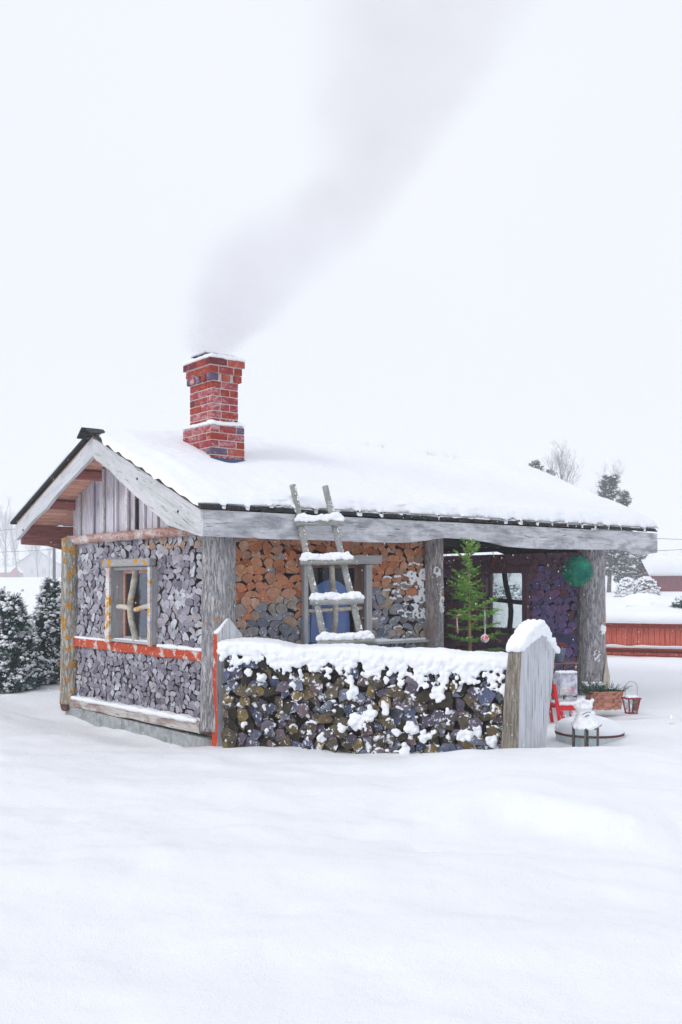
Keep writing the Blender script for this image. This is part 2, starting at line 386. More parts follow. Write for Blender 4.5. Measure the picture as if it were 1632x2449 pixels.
# ------------------------------------------------------------------ ground
def sst(a, b, x):
    t = min(1, max(0, (x - a) / (b - a))); return t * t * (3 - 2 * t)
def gz(x, y):
    d = math.hypot(x, y)
    z = 0.0
    z += 1.0 * sst(24, 90, y) + 3.0 * sst(90, 380, y) + 0.8 * sst(380, 620, y)
    if y > 60: z += 0.5 * sst(60, 200, y) * fbm((x * 0.012, y * 0.012, 0), 1, 2, 3)
    near = 1 - sst(18, 40, d)
    z += near * (0.10 * fbm((x * 0.33, y * 0.5, 0), 1, 3, 1.0) + 0.055 * fbm((x * 1.3 + y * 0.5, y * 1.9, 0), 1, 3, 2.0))
    # soft drift ridges in the foreground
    z += 0.055 * math.exp(-((y - 6.1 - 0.30 * x + 0.35 * math.sin(x * 1.3)) / 0.5) ** 2) * (1 - sst(0.8, 2.0, x))
    z += 0.045 * math.exp(-((y - 8.2 + 0.25 * x) / 0.6) ** 2) * (1 - sst(0.0, 1.2, x))
    z += 0.05 * math.exp(-((y - 4.9 + 0.15 * x) / 0.45) ** 2) * sst(-1.5, 1.5, x)
    # shelf of drifted snow before the right half of the pile
    edge = 7.2 + 0.22 * math.sin(x * 2.1) + 0.12 * math.sin(x * 5.3 + 1) - 0.12 * x
    z += 0.16 * sst(edge - 0.22, edge + 0.32, y) * (1 - sst(9.55, 10.25, y)) * sst(0.35, 1.35, x) * (1 - 0.25 * sst(2.6, 3.6, x))
    z += near * 0.030 * max(0, fbm((x * 2.2, y * 2.6, 0), 1, 3, 8)) * sst(-0.1, 0.35, fbm((x * 0.5, y * 0.6, 3), 1, 2, 9))
    for (fx, fy, fr_) in ((-1.35, 6.55, .16), (-1.0, 6.4, .14), (-1.75, 6.1, .15), (-1.2, 5.9, .13), (0.1, 6.9, .14), (0.55, 6.6, .12), (-2.0, 7.3, .15), (1.5, 5.6, .13), (2.2, 6.3, .14), (-0.3, 5.2, .12)):
        z -= 0.030 * math.exp(-((x - fx) ** 2 + (y - fy) ** 2) / fr_ ** 2)
    z += 0.10 * math.exp(-(((x - 3.15) / 0.4) ** 2 + ((y - 10.75) / 0.35) ** 2))
    # small lumps on the shelf edge
    if 5.5 < y < 8.5 and x > 0: z += 0.06 * fbm((x * 3, y * 3, 0), 1, 3, 5) * sst(edge - 0.6, edge, y) * (1 - sst(edge, edge + .6, y))
    # hollow along the gable wall
    bx, by = x + 1.357, y - 11.0
    c, s_ = math.cos(R(38)), math.sin(R(38))
    u = bx * c + by * s_; v = -bx * s_ + by * c
    z -= 0.15 * math.exp(-((u + 0.25) / 0.7) ** 2) * sst(-0.8, 1.0, v) * (1 - sst(4.2, 5.6, v))
    z += 0.14 * math.exp(-((u + 2.1) / 0.9) ** 2) * sst(2.0, 4.2, v) * (1 - sst(7, 9, v))
    # snow heaped near the things right of the porch
    z += 0.10 * math.exp(-(((x - 3.75) / 0.9) ** 2 + ((y - 11.9) / 0.55) ** 2))
    z += 0.08 * math.exp(-(((x - 2.9) / 0.35) ** 2 + ((y - 10.15) / 0.25) ** 2))
    z -= 0.03
    return z
def make_ground():
    th = list(np.linspace(-34, 34, 300)) + list(np.linspace(34, 326, 90))[1:-1]
    rr = list(np.geomspace(0.6, 3.0, 24))[:-1] + list(np.geomspace(3.0, 40, 330))[:-1] + list(np.geomspace(40, 1500, 70))
    n = len(th); vs = [(0, 0, gz(0, 0))]
    for r in rr:
        for a in th:
            x, y = r * math.sin(R(a)), r * math.cos(R(a)); vs.append((x, y, gz(x, y)))
    fs = [(0, 1 + (k + 1) % n, 1 + k) for k in range(n)]
    for i in range(len(rr) - 1):
        b = 1 + i * n
        for k in range(n):
            k2 = (k + 1) % n; fs.append((b + k, b + k2, b + n + k2, b + n + k))
    m = MB(); m.v = vs; m.f = fs; m.m = [0] * len(fs)
    o = m.build('snow_ground', SNOWG, smooth=True)
    tag(o, kind='structure')
make_ground()

# ------------------------------------------------------------------ firewood pattern
def clip(poly, nx, nz, c):
    out = []; n = len(poly)
    for i in range(n):
        a, b = poly[i], poly[(i + 1) % n]
        da = nx * a[0] + nz * a[1] - c; db = nx * b[0] + nz * b[1] - c
        if da <= 0: out.append(a)
        if (da < 0 < db) or (db < 0 < da):
            t = da / (da - db); out.append((a[0] + (b[0] - a[0]) * t, a[1] + (b[1] - a[1]) * t))
    return out
def area(p): return 0.5 * sum(p[i][0] * p[(i + 1) % len(p)][1] - p[(i + 1) % len(p)][0] * p[i][1] for i in range(len(p)))
def centroid(p):
    A = area(p); cx = cz = 0
    for i in range(len(p)):
        a, b = p[i], p[(i + 1) % len(p)]; k = a[0] * b[1] - b[0] * a[1]
        cx += (a[0] + b[0]) * k; cz += (a[1] + b[1]) * k
    return cx / (6 * A), cz / (6 * A)
def cells(x0, x1, z0, z1, sx, sz, jit, rg, holes=(), flat=0.22, rot=14, na=7, k=1.12):
    """rows of split-log ends: domed above with a wedge tip, flat or corner tip below, tips sunk between the domes of the row beneath"""
    out = []; row = 0; z = z0 - sz * 0.4
    while z < z1 + sz:
        x = x0 - sx + (sx * 0.5 if row % 2 else 0) + rg.uniform(-.1, .1) * sx
        while x < x1 + sx:
            w = sx * rg.uniform(0.70, 1.30); a = R(rg.gauss(0, rot)); ca, sa = math.cos(a), math.sin(a)
            hw = w * 0.53 * k; b = sz * 0.68 * rg.uniform(0.78, 1.25) * k; t = sz * 0.88 * rg.uniform(0.8, 1.15) * k
            e = rg.uniform(0.8, 1.15)
            pts = [(hw * math.cos(q), b * math.sin(q) ** e if q < PI - 1e-6 else 0.0) for q in np.linspace(0, PI, na)]
            if na < 5: pts = [(p[0] * rg.uniform(0.8, 1.15), p[1] * rg.uniform(0.75, 1.2) + rg.uniform(-.1, .1) * b) for p in pts]
            r = rg.random()
            if r < flat: pts += [(-hw * 0.8, -t * 0.28), (hw * 0.8, -t * 0.28)]
            elif r < flat + 0.25: q = rg.choice((-1, 1)) * rg.uniform(0.3, 0.55) * hw; pts += [(q, -t * 0.8)]
            else: q = rg.uniform(-.2, .2) * hw; pts += [(q - hw * 0.07, -t * 0.95), (q + hw * 0.07, -t * 0.95)]
            cx, cz = x + w / 2 + rg.uniform(-jit, jit) * sx * 0.22, z + rg.uniform(-jit, jit) * sz * 0.35
            poly = [(cx + p[0] * ca - p[1] * sa, cz + p[0] * sa + p[1] * ca) for p in pts]
            if area(poly) < 0: poly.reverse()
            x += w
            for (a_, b_, c_) in ((-1, 0, -x0), (1, 0, x1), (0, -1, -z0), (0, 1, z1)):
                if len(poly) >= 3: poly = clip(poly, a_, b_, c_)
            if len(poly) < 3 or area(poly) < sx * sz * 0.18: continue
            for (hx0, hx1, hz0, hz1) in holes:
                best = None
                if all(p[0] >= hx1 or p[0] <= hx0 or p[1] >= hz1 or p[1] <= hz0 for p in poly) and not (hx0 < centroid(poly)[0] < hx1 and hz0 < centroid(poly)[1] < hz1):
                    continue
                for (a_, b_, c_) in ((1, 0, hx0), (-1, 0, -hx1), (0, 1, hz0), (0, -1, -hz1)):
                    q = clip(poly, a_, b_, c_)
                    if len(q) >= 3 and area(q) > (area(best) if best else 0): best = q
                poly = best or []
                if not poly or area(poly) < sx * sz * 0.18: poly = []; break
            if len(poly) >= 3: out.append(poly)
        z += sz * rg.uniform(0.95, 1.05); row += 1
    return out
def round_log(poly, rg, gap):
    cx, cz = centroid(poly); s = 1 - gap
    q = []
    for i, p in enumerate(poly):
        a = poly[i - 1]
        if math.hypot(p[0] - a[0], p[1] - a[1]) > 0.004: q.append(((p[0] - cx) * s, (p[1] - cz) * s))
    return q, (cx, cz)

def log_geo(q, rg, prot, depth, tilt=0.05, bev=0.006):
    """front ring, shoulder ring, back ring; local X right, Z up, Y into the wall"""
    gx, gz_ = rg.uniform(-tilt, tilt), rg.uniform(-tilt, tilt)
    n = len(q); vs = []
    for p in q: vs.append((p[0] * 0.94, -prot + gx * p[0] + gz_ * p[1], p[1] * 0.94))
    for p in q: vs.append((p[0], -prot + bev + gx * p[0] + gz_ * p[1], p[1]))
    for p in q: vs.append((p[0] * 0.9, depth, p[1] * 0.9))
    fs = [tuple(range(n))]; mi = [0]
    for k in range(n):
        k2 = (k + 1) % n
        fs.append((k2, k, n + k, n + k2)); mi.append(1)
        fs.append((n + k2, n + k, 2 * n + k, 2 * n + k2)); mi.append(1)
    return vs, fs, mi

def attr_log(me, lcs, rn):
    a = me.attributes.new('lc', 'FLOAT_VECTOR', 'POINT'); a.data.foreach_set('vector', np.array(lcs, 'f').ravel())
    b = me.attributes.new('rnd', 'FLOAT', 'POINT'); b.data.foreach_set('value', np.array(rn, 'f'))

LOGS = []      # (screen size, parent, centre, geometry, materials, rnd)
def wall_logs(parent, M, polys, pick, rg, depth=0.16, gap=0.06, prot=(0.0, 0.022), tilt=0.05):
    for poly in polys:
        q, (cx, cz) = round_log(poly, rg, gap)
        if len(q) < 4: continue
        g = log_geo(q, rg, rg.uniform(*prot) * 0.65 + 0.016 * (1.3 - cz), depth, tilt)
        c = (cx, 0, cz); w = M @ Vector(c)
        nrm = (M.to_3x3() @ Vector((0, -1, 0))).normalized(); vd = (Vector((0, 0, CAMZ)) - w)
        show = area(q) * max(0.0, nrm.dot(vd.normalized())) / vd.length ** 2
        LOGS.append((show, parent, c, g, pick(cx, cz), rg.random()))

# ------------------------------------------------------------------ the cabin
A = R(38)
cabin = empty('cabin', (-1.357, 11.0, 0), A)
tag(cabin, 'rustic cabin with walls of stacked firewood, bark log posts and a thick snow roof', 'cabin')
CM = Matrix.Translation((-1.357, 11.0, 0)) @ Matrix.Rotation(A, 4, 'Z')

def slab(mb, x0, x1, y0, y1, z0, z1, hole=None):
    if hole is None:
        mb.box(((x0 + x1) / 2, (y0 + y1) / 2, (z0 + z1) / 2), (x1 - x0, y1 - y0, z1 - z0)); return
    a, b, c, d = hole
    slab(mb, x0, a, y0, y1, z0, z1); slab(mb, b, x1, y0, y1, z0, z1)
    slab(mb, a, b, y0, y1, z0, c); slab(mb, a, b, y0, y1, d, z1)

# walls: dark backing with log ends in front; local X to the viewer's right, Y inwards
GH = (-2.56, -1.37, 0.95, 1.99)
mb = MB(); slab(mb, -3.85, -0.10, 0.10, 0.17, 0.12, 2.36, GH)
gwall = mb.build('wall', DARKIN, cabin, (0, 0, 0), (0, 0, -PI / 2)); gwall['label'] = 'gable wall of grey firewood ends'
FH = (1.13, 2.17, 0.97, 1.97)
mb = MB(); slab(mb, 0.10, 3.24, 0.10, 0.17, 0.12, 2.60, FH)
fwall = mb.build('wall', DARKIN, cabin); fwall['label'] = 'front wall of firewood, orange above and slate grey below'
EH = (-2.12, -1.28, 0.97, 1.865)
mb = MB(); slab(mb, -3.9, -0.05, 0.08, 0.16, -0.2, 2.15, EH)
ewall = mb.build('wall', DARKIN, cabin, (6.40, 0, 0), (0, 0, -PI / 2)); ewall['label'] = 'porch end wall of brown firewood with painted violet glow and a window'
mb = MB(); slab(mb, 0.2, 6.5, 3.98, 4.06, -0.3, 2.5); slab(mb, 3.24, 3.32, 0.12, 3.97, -0.3, 2.9)
slab(mb, 0.2, 3.2, 0.2, 3.97, 0.0, 0.08)
mb.build('partition', DARKIN, cabin)
mb = MB(); slab(mb, 0.18, 3.23, 0.18, 3.97, 2.42, 2.46); mb.build('room_ceiling', DARKIN, cabin)
mb = MB(); slab(mb, 3.34, 6.38, -0.1, 3.9, -0.3, 0.05); mb.build('porch_floor', mat_plain('porch_floor_bounce', (0.72, 0.73, 0.78)), cabin)  # pale floor colour added to bounce light up into the porch

rg = random.Random(5)
MG = CM @ Matrix.Rotation(-PI / 2, 4, 'Z')
up = cells(-3.72, -0.12, 0.95, 2.27, 0.142, 0.076, 0.6, rg, [GH])
lo = cells(-3.72, -0.12, 0.12, 0.84, 0.118, 0.061, 0.5, rg)
def pick_g(x, z):
    r = rg.random()
    if z > 2.13 and x > -1.8: return END_T if r < 0.6 else END_G
    return END_G if r < 0.72 else END_G2
wall_logs(gwall, MG, up, pick_g, rg, 0.09, -0.01, (0.0, 0.040), 0.12)
wall_logs(gwall, MG, lo, lambda x, z: END_G2 if rg.random() < 0.6 else END_G, rg, 0.09, -0.01, (0.0, 0.040), 0.12)
fr = cells(0.12, 3.08, 0.75, 2.34, 0.146, 0.087, 0.5, rg, [FH])
def pick_f(x, z):
    n = 0.14 * noise.noise(Vector((x * 2.5, z * 2.5, 0)))
    zz = z + 0.8 * n + rg.uniform(-0.05, 0.05); cut = 1.60 - 0.14 * (x < 1.1)
    if x > 2.1: cut = 1.66
    if zz > cut: return END_O if rg.random() < 0.93 else END_T
    if zz > cut - 0.16: return (END_T, END_O, END_B)[rg.randrange(3)]
    return END_B if rg.random() < 0.75 else END_T
wall_logs(fwall, CM, fr, pick_f, rg, 0.09, -0.02, (0.0, 0.040), 0.12)
EM = CM @ Matrix.Translation((6.40, 0, 0)) @ Matrix.Rotation(-PI / 2, 4, 'Z')
en = cells(-3.85, -0.12, 0.0, 2.17, 0.145, 0.098, 0.5, rg, [EH])
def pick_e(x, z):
    b = sst(-2.0, -0.9, x) * (1 - sst(1.5, 2.15, z))  # painted blue-violet glow grows towards the lower right of the wall
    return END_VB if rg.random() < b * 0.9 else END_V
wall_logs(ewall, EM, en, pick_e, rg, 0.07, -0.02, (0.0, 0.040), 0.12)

LOGS.sort(key=lambda t: -t[0])
for (_, par, c, g, mat, rn) in LOGS[:300]:
    me = bpy.data.meshes.new('log'); me.from_pydata(g[0], [], g[1]); me.materials.append(mat); me.materials.append(BARK)
    me.polygons.foreach_set('material_index', g[2]); attr_log(me, g[0], [rn] * len(g[0]))
    o = bpy.data.objects.new('log', me); COL.objects.link(o); o.location = c; o.parent = par
# the rest: one joined part of the cabin, in cabin coordinates
mats = [BARK]; V = []; Fc = []; Mi = []; LC = []; RN = []
inv = CM.inverted()
WMX = {gwall: MG, fwall: CM, ewall: EM}
for (_, par, c, g, mat, rn) in LOGS[300:]:
    if mat not in mats: mats.append(mat)
    T = inv @ WMX[par]; b = len(V)
    for p in g[0]: V.append(tuple(T @ (Vector(p) + Vector(c)))); LC.append(p); RN.append(rn)
    for f, k in zip(g[1], g[2]): Fc.append(tuple(i + b for i in f)); Mi.append(0 if k == 1 else mats.index(mat))
me = bpy.data.meshes.new('small_logs'); me.from_pydata(V, [], Fc)
for m in mats: me.materials.append(m)
me.polygons.foreach_set('material_index', Mi); attr_log(me, LC, RN)
o = bpy.data.objects.new('small_logs', me); COL.objects.link(o); o.parent = cabin; tag(o, kind='stuff')

# posts
def post(u, v, r, z0, z1, mat, seed, lab, lean=(0, 0), flare=0.1, n=56, m=60, sc=(1, 1)):
    vs = []; fs = []
    for i in range(m + 1):
        t = i / m; z = (z1 - z0) * t
        rr = r * (1 + flare * (1 - t) ** 3 + 0.03 * noise.noise(Vector((seed, t * 4, 0))))
        for k in range(n):
            a = 2 * PI * k / n
            d = 1 + 0.05 * noise.noise(Vector((math.cos(a) * 1.3 + seed, math.sin(a) * 1.3, t * 1.5))) + 0.022 * noise.noise(Vector((math.cos(a) * 9 + seed, math.sin(a) * 9, t * 7)))
            vs.append((rr * d * math.cos(a) * sc[0] + lean[0] * t, rr * d * math.sin(a) * sc[1] + lean[1] * t, z))
    for i in range(m):
        for k in range(n):
            k2 = (k + 1) % n; fs.append((i * n + k, i * n + k2, (i + 1) * n + k2, (i + 1) * n + k))
    fs.append(tuple(m * n + k for k in range(n))); fs.append(tuple(reversed(range(n))))
    mb = MB(); mb.add(vs, fs)
    o = mb.build('post', mat, cabin, (u, v, z0), smooth=True); o['label'] = lab
    return o
post(-0.02, 3.92, 0.145, 0.02, 2.33, POST1, 1, 'bark post with orange lichen at the far gable corner', (0.0, -0.04))
post(0.0, -0.03, 0.185, 0.10, 2.40, POST2, 2, 'thick grey bark post at the near corner')
post(3.19, -0.06, 0.125, 0.02, 2.42, POST3, 3, 'narrow brown bark post between front wall and porch', (0, 0), 0.1)
post(6.44, -0.02, 0.20, -0.15, 2.36, POST3, 4, 'thick bark post at the porch corner', (0, 0), 0.15)

def prism(name, pts, y0, y1, mat, parent, loc=(0, 0, 0), rz=0, ang=0, label=None):
    """closed outline in the local X-Z plane, thickness along Y; ang turns the object's own X axis to the grain"""
    ca, sa = math.cos(ang), math.sin(ang)
    q = [(p[0] * ca + p[1] * sa, -p[0] * sa + p[1] * ca) for p in pts]
    n = len(q); vs = [(p[0], y0, p[1]) for p in q] + [(p[0], y1, p[1]) for p in q]
    fs = [tuple(range(n)), tuple(reversed(range(n, 2 * n)))] + [(k, n + k, n + (k + 1) % n, (k + 1) % n) for k in range(n)]
    mb = MB(); mb.add(vs, fs)
    o = mb.build(name, mat, parent)
    o.matrix_local = Matrix.Translation(loc) @ Matrix.Rotation(rz, 4, 'Z') @ Matrix.Rotation(-ang, 4, 'Y')
    if label: o['label'] = label
    return o
def wavy(p0, p1, amp, n=14, seed=0, sc=2.0):
    out = []
    for i in range(n + 1):
        t = i / n; w = amp * noise.noise(Vector((t * sc * 3, seed, 0.3))) * (1 if 0 < i < n else 0)
        out.append((p0[0] + (p1[0] - p0[0]) * t, p0[1] + (p1[1] - p0[1]) * t + w))
    return out
def plank(name, L, w, th, mat, parent, M, wob=0.004, seed=0, label=None, seg=14):
    """board along local X from 0 to L, width along Z, thickness Y, softly uneven, chamfered"""
    vs = []; fs = []; c = min(th, w) * 0.12
    prof = [(-w / 2 + c, -th / 2), (w / 2 - c, -th / 2), (w / 2, -th / 2 + c), (w / 2, th / 2 - c), (w / 2 - c, th / 2), (-w / 2 + c, th / 2), (-w / 2, th / 2 - c), (-w / 2, -th / 2 + c)]
    for i in range(seg + 1):
        t = i / seg
        a = wob * noise.noise(Vector((t * L * 2.2, seed + 0.5, 1))); b = wob * noise.noise(Vector((t * L * 2.2, seed + 9.5, 1))); y = wob * 0.6 * noise.noise(Vector((t * L * 1.5, seed + 4.1, 1)))
        for (z, yy) in prof: vs.append((t * L, yy + y, z + (a if z > 0 else b)))
    for i in range(seg):
        for k in range(8):
            k2 = (k + 1) % 8; fs.append((i * 8 + k, (i + 1) * 8 + k, (i + 1) * 8 + k2, i * 8 + k2))
    fs.append(tuple(range(8))); fs.append(tuple(seg * 8 + k for k in reversed(range(8))))
    mb = MB(); mb.add(vs, fs); o = mb.build(name, mat, parent); o.matrix_local = M
    if label: o['label'] = label
    return o
RZ = lambda a: Matrix.Rotation(a, 4, 'Z')
RY = lambda a: Matrix.Rotation(a, 4, 'Y')
RX = lambda a: Matrix.Rotation(a, 4, 'X')
T = lambda *p: Matrix.Translation(p)
EV, RV, BV, OU = -0.42, 2.24, 4.90, -0.45          # eave, ridge, back eave, gable overhang
SF, SB = 1.05 / 2.66, 0.97 / 2.66                   # slopes
def roofz(v): return 2.46 + SF * (v - EV) if v < RV else 3.51 - SB * (v - RV)

# fascia with natural wavy lower edge
top = [(-0.45, 2.462)] + [(u, 2.462) for u in np.linspace(0, 7, 8)] + [(7.45, 2.455)]
low = [(7.45, 2.165), (7.30, 2.15), (7.15, 2.135), (7.05, 2.10), (6.98, 2.09), (6.90, 2.115), (6.75, 2.165), (6.4, 2.19), (6.0, 2.18), (5.5, 2.175), (5.0, 2.165), (4.55, 2.17), (4.3, 2.175), (4.1, 2.185), (3.8, 2.23), (3.4, 2.26), (3.0, 2.265), (2.85, 2.25), (2.7, 2.225), (2.45, 2.195), (2.2, 2.185), (1.7, 2.18), (1.1, 2.185), (0.5, 2.18), (0.0, 2.185), (-0.45, 2.19)]
prism('fascia_board', top + low, -0.045, 0.0, WEATH, cabin, (0, EV, 0), label='long silver grey eave board with wavy lower edge')
# barge boards on the gable end (local X = -v)
prism('barge_board', wavy((-RV, 3.51), (-EV + 0.0, 2.46), 0.012, 14, 3) + [(-EV, 2.185)] + wavy((-EV, 2.185), (-0.30, 2.335), 0.01, 5, 1)[1:] + wavy((-0.30, 2.335), (-RV, 3.285), 0.03, 16, 5)[1:], 0, 0.05, BARGE, cabin, (OU, 0, 0), -PI / 2, -math.atan(SF))
prism('barge_board', wavy((-BV, 2.54), (-RV - 0.003, 3.51), 0.012, 14, 6) + [(-RV - 0.003, 3.285)] + wavy((-RV - 0.003, 3.285), (-BV, 2.325), 0.035, 16, 8)[1:], 0, 0.05, BARGE, cabin, (OU, 0, 0), -PI / 2, math.atan(SB))
# knots on the barge boards
for (v, z) in ((1.02, 2.90), (0.06, 2.47), (4.60, 2.46)):
    mb = MB(); mb.lathe([(0.0, -0.004), (0.014, -0.004), (0.016, 0.0), (0.016, 0.01)], 10); o = mb.build('bolt', DARKW, cabin); o.matrix_local = T(OU - 0.004, v, z) @ RY(PI / 2)
# roof boards, two layers, both slopes
roof = empty('roof', (0, 0, 0), 0, cabin)
mb = MB()
for side in (0, 1):
    if side == 0: pts = [(EV - 0.02, 2.468), (RV, 3.52)]
    else: pts = [(RV, 3.52), (BV - 0.03, 2.566)]
    if side == 0: pts[0] = (EV + 0.03, 2.488)
    (va, za), (vb, zb) = pts
    mb.add([(-0.44, va, za), (7.43, va, za), (7.43, vb, zb), (-0.44, vb, zb), (-0.44, va, za + 0.02), (7.43, va, za + 0.02), (7.43, vb, zb + 0.02), (-0.44, vb, zb + 0.02)],
           [(0, 1, 2, 3), (7, 6, 5, 4), (0, 4, 5, 1), (1, 5, 6, 2), (2, 6, 7, 3), (3, 7, 4, 0)])
mb.build('deck', SOFF, roof)
rg = random.Random(8); GAPS = []
for side in (0, 1):
    s = math.atan(SF if side == 0 else SB)
    for lay in (0, 1):
        u = -0.50 + (0.0 if lay else 0.16)
        while u < 7.42:
            w = rg.uniform(0.19, 0.26) if lay else rg.uniform(0.22, 0.26)
            w = min(w, 7.58 - u)
            over = (0.075 if lay else 0.035) + rg.uniform(-0.025, 0.03)
            if side == 0 and lay: GAPS.append((u + w + 0.012, u + w - 1 if rg.random() < 0.4 else 0))
            if side == 0 and lay and len(GAPS) > 1: GAPS[-2] = (GAPS[-2][0], u - 0.012 if GAPS[-2][1] == 0 else -9)
            th = rg.uniform(0.024, 0.036) if lay else 0.018
            L = math.hypot(2.66, 1.05 if side == 0 else 0.97) + over + (0.06 if side == 0 and u < 0 and lay else 0.0)
            zoff = (0.026 + 0.014 if lay == 0 else 0.054 + 0.010) + rg.uniform(-0.003, 0.003)
            if side == 0:
                M = T(u + w / 2, EV - over * math.cos(s), 2.462 - over * math.sin(s) + zoff) @ RZ(PI / 2) @ RY(-s) @ RX(PI / 2 + R(rg.uniform(-2, 2)))
            else:
                M = T(u + w / 2, BV + over * math.cos(s), 2.54 - over * math.sin(s) + zoff) @ RZ(-PI / 2) @ RY(-s) @ RX(PI / 2)
            plank('roof_board', L, w, th, DARKW, roof, M, 0.006, rg.random() * 99, seg=6)
            u += (0.305 + rg.uniform(-0.02, 0.02))
# ridge board end at the gable peak
plank('ridge_board', 0.24, 0.19, 0.022, DARKW, roof, T(-0.60, RV + 0.06, 3.565) @ RX(PI / 2 - math.atan(SB) - 0.30), 0.006, 3)
plank('ridge_board', 0.24, 0.22, 0.022, DARKW, roof, T(-0.56, RV - 0.12, 3.575) @ RX(PI / 2 + math.atan(SF)), 0.006, 4)

# snow on the roof
def roof_snow():
    us = np.concatenate([np.linspace(-0.46, -0.30, 8), np.linspace(-0.28, 7.30, 260), np.linspace(7.32, 7.49, 8)])
    vs_ = np.concatenate([np.linspace(EV - 0.045, EV + 0.12, 14), np.linspace(EV + 0.14, BV - 0.1, 150), np.linspace(BV - 0.08, BV + 0.05, 8)])
    def th(u, v):
        eu = min(u + 0.46, 7.49 - u); ev = min(v - (EV - 0.045), BV + 0.05 - v)
        a = 1 - (1 - min(1, max(0, eu) / 0.10)) ** 2; a = max(0, a) ** 0.5 * 0.9 + 0.1 * min(1, eu / 0.1)
        b = max(0, 1 - (1 - min(1, max(0, ev) / 0.14)) ** 2) ** 0.5
        base = 0.055 + 0.085 * sst(-0.3, 2.5, u) + 0.05 * sst(0, 0.9, v - EV)
        base += 0.060 * fbm((u * 0.8, v * 0.9, 0), 1, 3, 4) + 0.022 * fbm((u * 4, v * 5, 0), 1, 3, 6)
        # rounded over the ridge, scooped before the chimney
        base -= 0.03 * math.exp(-((v - RV) / 0.25) ** 2)
        base -= 0.10 * math.exp(-(((u - 0.80) / 0.30) ** 2 + ((v - 0.92) / 0.14) ** 2))
        base -= 0.06 * math.exp(-(((u - 1.35) / 0.35) ** 2 + ((v - 1.5) / 0.4) ** 2))
        if u < -0.1: base *= 0.45 + 0.55 * sst(-0.45, -0.1, u)
        # ragged eave line
        if v < EV + 0.08: base += 0.035 * noise.noise(Vector((u * 5, 3.3, 0)))
        return max(0.012, base) * (0.12 + 0.88 * a * b)
    V = []; nu, nv = len(us), len(vs_)
    for u in us:
        for v in vs_:
            jag = 0.0
            if v <= EV: jag = 0.040 * noise.noise(Vector((u * 4.5, 8.8, 0))) + 0.012 * noise.noise(Vector((u * 23, 8.8, 0)))
            z = roofz(v) + 0.088 + th(u, v)
            gp_ = v <= EV + 0.01 and any(a_ < u < b_ for a_, b_ in GAPS)
            if gp_: jag = jag * 0.5 - 0.020; z -= 0.030
            uo = -0.05 * (1 - sst(-0.40, -0.28, u)) * (1 - sst(RV - 0.45, RV - 0.2, v))
            if v > RV + 0.6: uo = -0.05 * (1 - sst(-0.40, -0.28, u))
            V.append((u + uo, v + jag, z))
    n0 = len(V)
    for u in us:
        for v in vs_:
            gp_ = v <= EV + 0.01 and any(a_ < u < b_ for a_, b_ in GAPS); k_ = (1 - sst(-0.40, -0.28, u)) * (1 - sst(RV - 0.45, RV - 0.2, v))
            V.append((u - 0.05 * k_, v - (0.02 if gp_ else 0), roofz(v) + 0.075 - (0.04 if gp_ else 0) - k_ * (0.022 + 0.05 * noise.noise(Vector((v * 7, 1, 1))))))
    Fq = []
    for i in range(nu - 1):
        for j in range(nv - 1):
            a = i * nv + j; Fq.append((a, a + nv, a + nv + 1, a + 1))
    def side(idx):
        for a, b in zip(idx[:-1], idx[1:]): Fq.append((a, b, b + n0, a + n0))
    side([i * nv for i in range(nu)]); side([i * nv + nv - 1 for i in range(nu)])
    side(list(range(nv))); side([(nu - 1) * nv + j for j in range(nv)])
    mb = MB(); mb.v = V; mb.f = Fq; mb.m = [0] * len(Fq)
    o = mb.build('roof_snow', SNOW, roof, smooth=True)
roof_snow()

# gable boards and battens (plane u = 0.04), local X=-v
rg = random.Random(21)
v = 3.98; k = 0
while v > 0.22:
    w = (0.19, 0.14, 0.24, 0.17)[k % 4] * rg.uniform(0.8, 1.25); w = min(w, v - 0.14)
    a, b = v, v - w + 0.006
    zb = 2.325 + rg.uniform(-0.012, 0.012)
    ta, tb = roofz(a) - 0.03, roofz(b) - 0.03
    pts = [(-a, zb), (-b, zb + rg.uniform(-.01, .01)), (-b, tb)] + ([(-RV, 3.48)] if b < RV < a else []) + [(-a, ta)]
    dy = rg.uniform(-0.012, 0.012)
    prism('gable_board', pts, dy - 0.012, dy + 0.016, GABLE, cabin, (0.05, 0, 0), -PI / 2)
    if k % 2 == 1:
        bw = 0.045; vv = b + 0.003
        prism('batten', [(-vv - bw / 2, zb - 0.01), (-vv + bw / 2, zb - 0.01), (-vv + bw / 2, roofz(vv) - 0.04), (-vv - bw / 2, roofz(vv) - 0.04)], -0.052, -0.028, WTRIM if k % 4 == 1 else GABLE, cabin, (0.05, 0, 0), -PI / 2)
    v -= w; k += 1
mb = MB()
for x in (-1.99,):
    mb.box((x, -0.02, 2.85), (0.035, 0.04, 0.95))
mb.build('gap_batten', DARKW, cabin, (0.05, 0, 0), (0, 0, -PI / 2))
# soffit boards under the back slope overhang and purlins
rg = random.Random(22)
for side in (0, 1):
    sl = SF if side == 0 else SB; ang = math.atan(sl)
    vv = -0.02
    while vv < 2.62:
        w = rg.uniform(0.09, 0.13)
        vm = vv + w / 2
        vpos = EV + vm if side == 0 else BV - vm
        M = T(-0.40, vpos, roofz(vpos) - 0.016) @ RX((ang if side == 0 else -ang)) @ RX(PI / 2)
        plank('soffit_board', 0.5, w - 0.004, 0.014, SOFF, roof, M, 0.0015, rg.random() * 50, seg=3); vv += w
for (v, w, h, drop) in ((3.02, 0.09, 0.12, 0.10), (3.95, 0.10, 0.12, 0.10), (1.2, 0.09, 0.12, 0.10), (0.45, 0.09, 0.12, 0.10)):
    plank('purlin', 0.46, h, w, PURL, roof, T(-0.40, v, roofz(v) - drop), 0.002, v, seg=3)
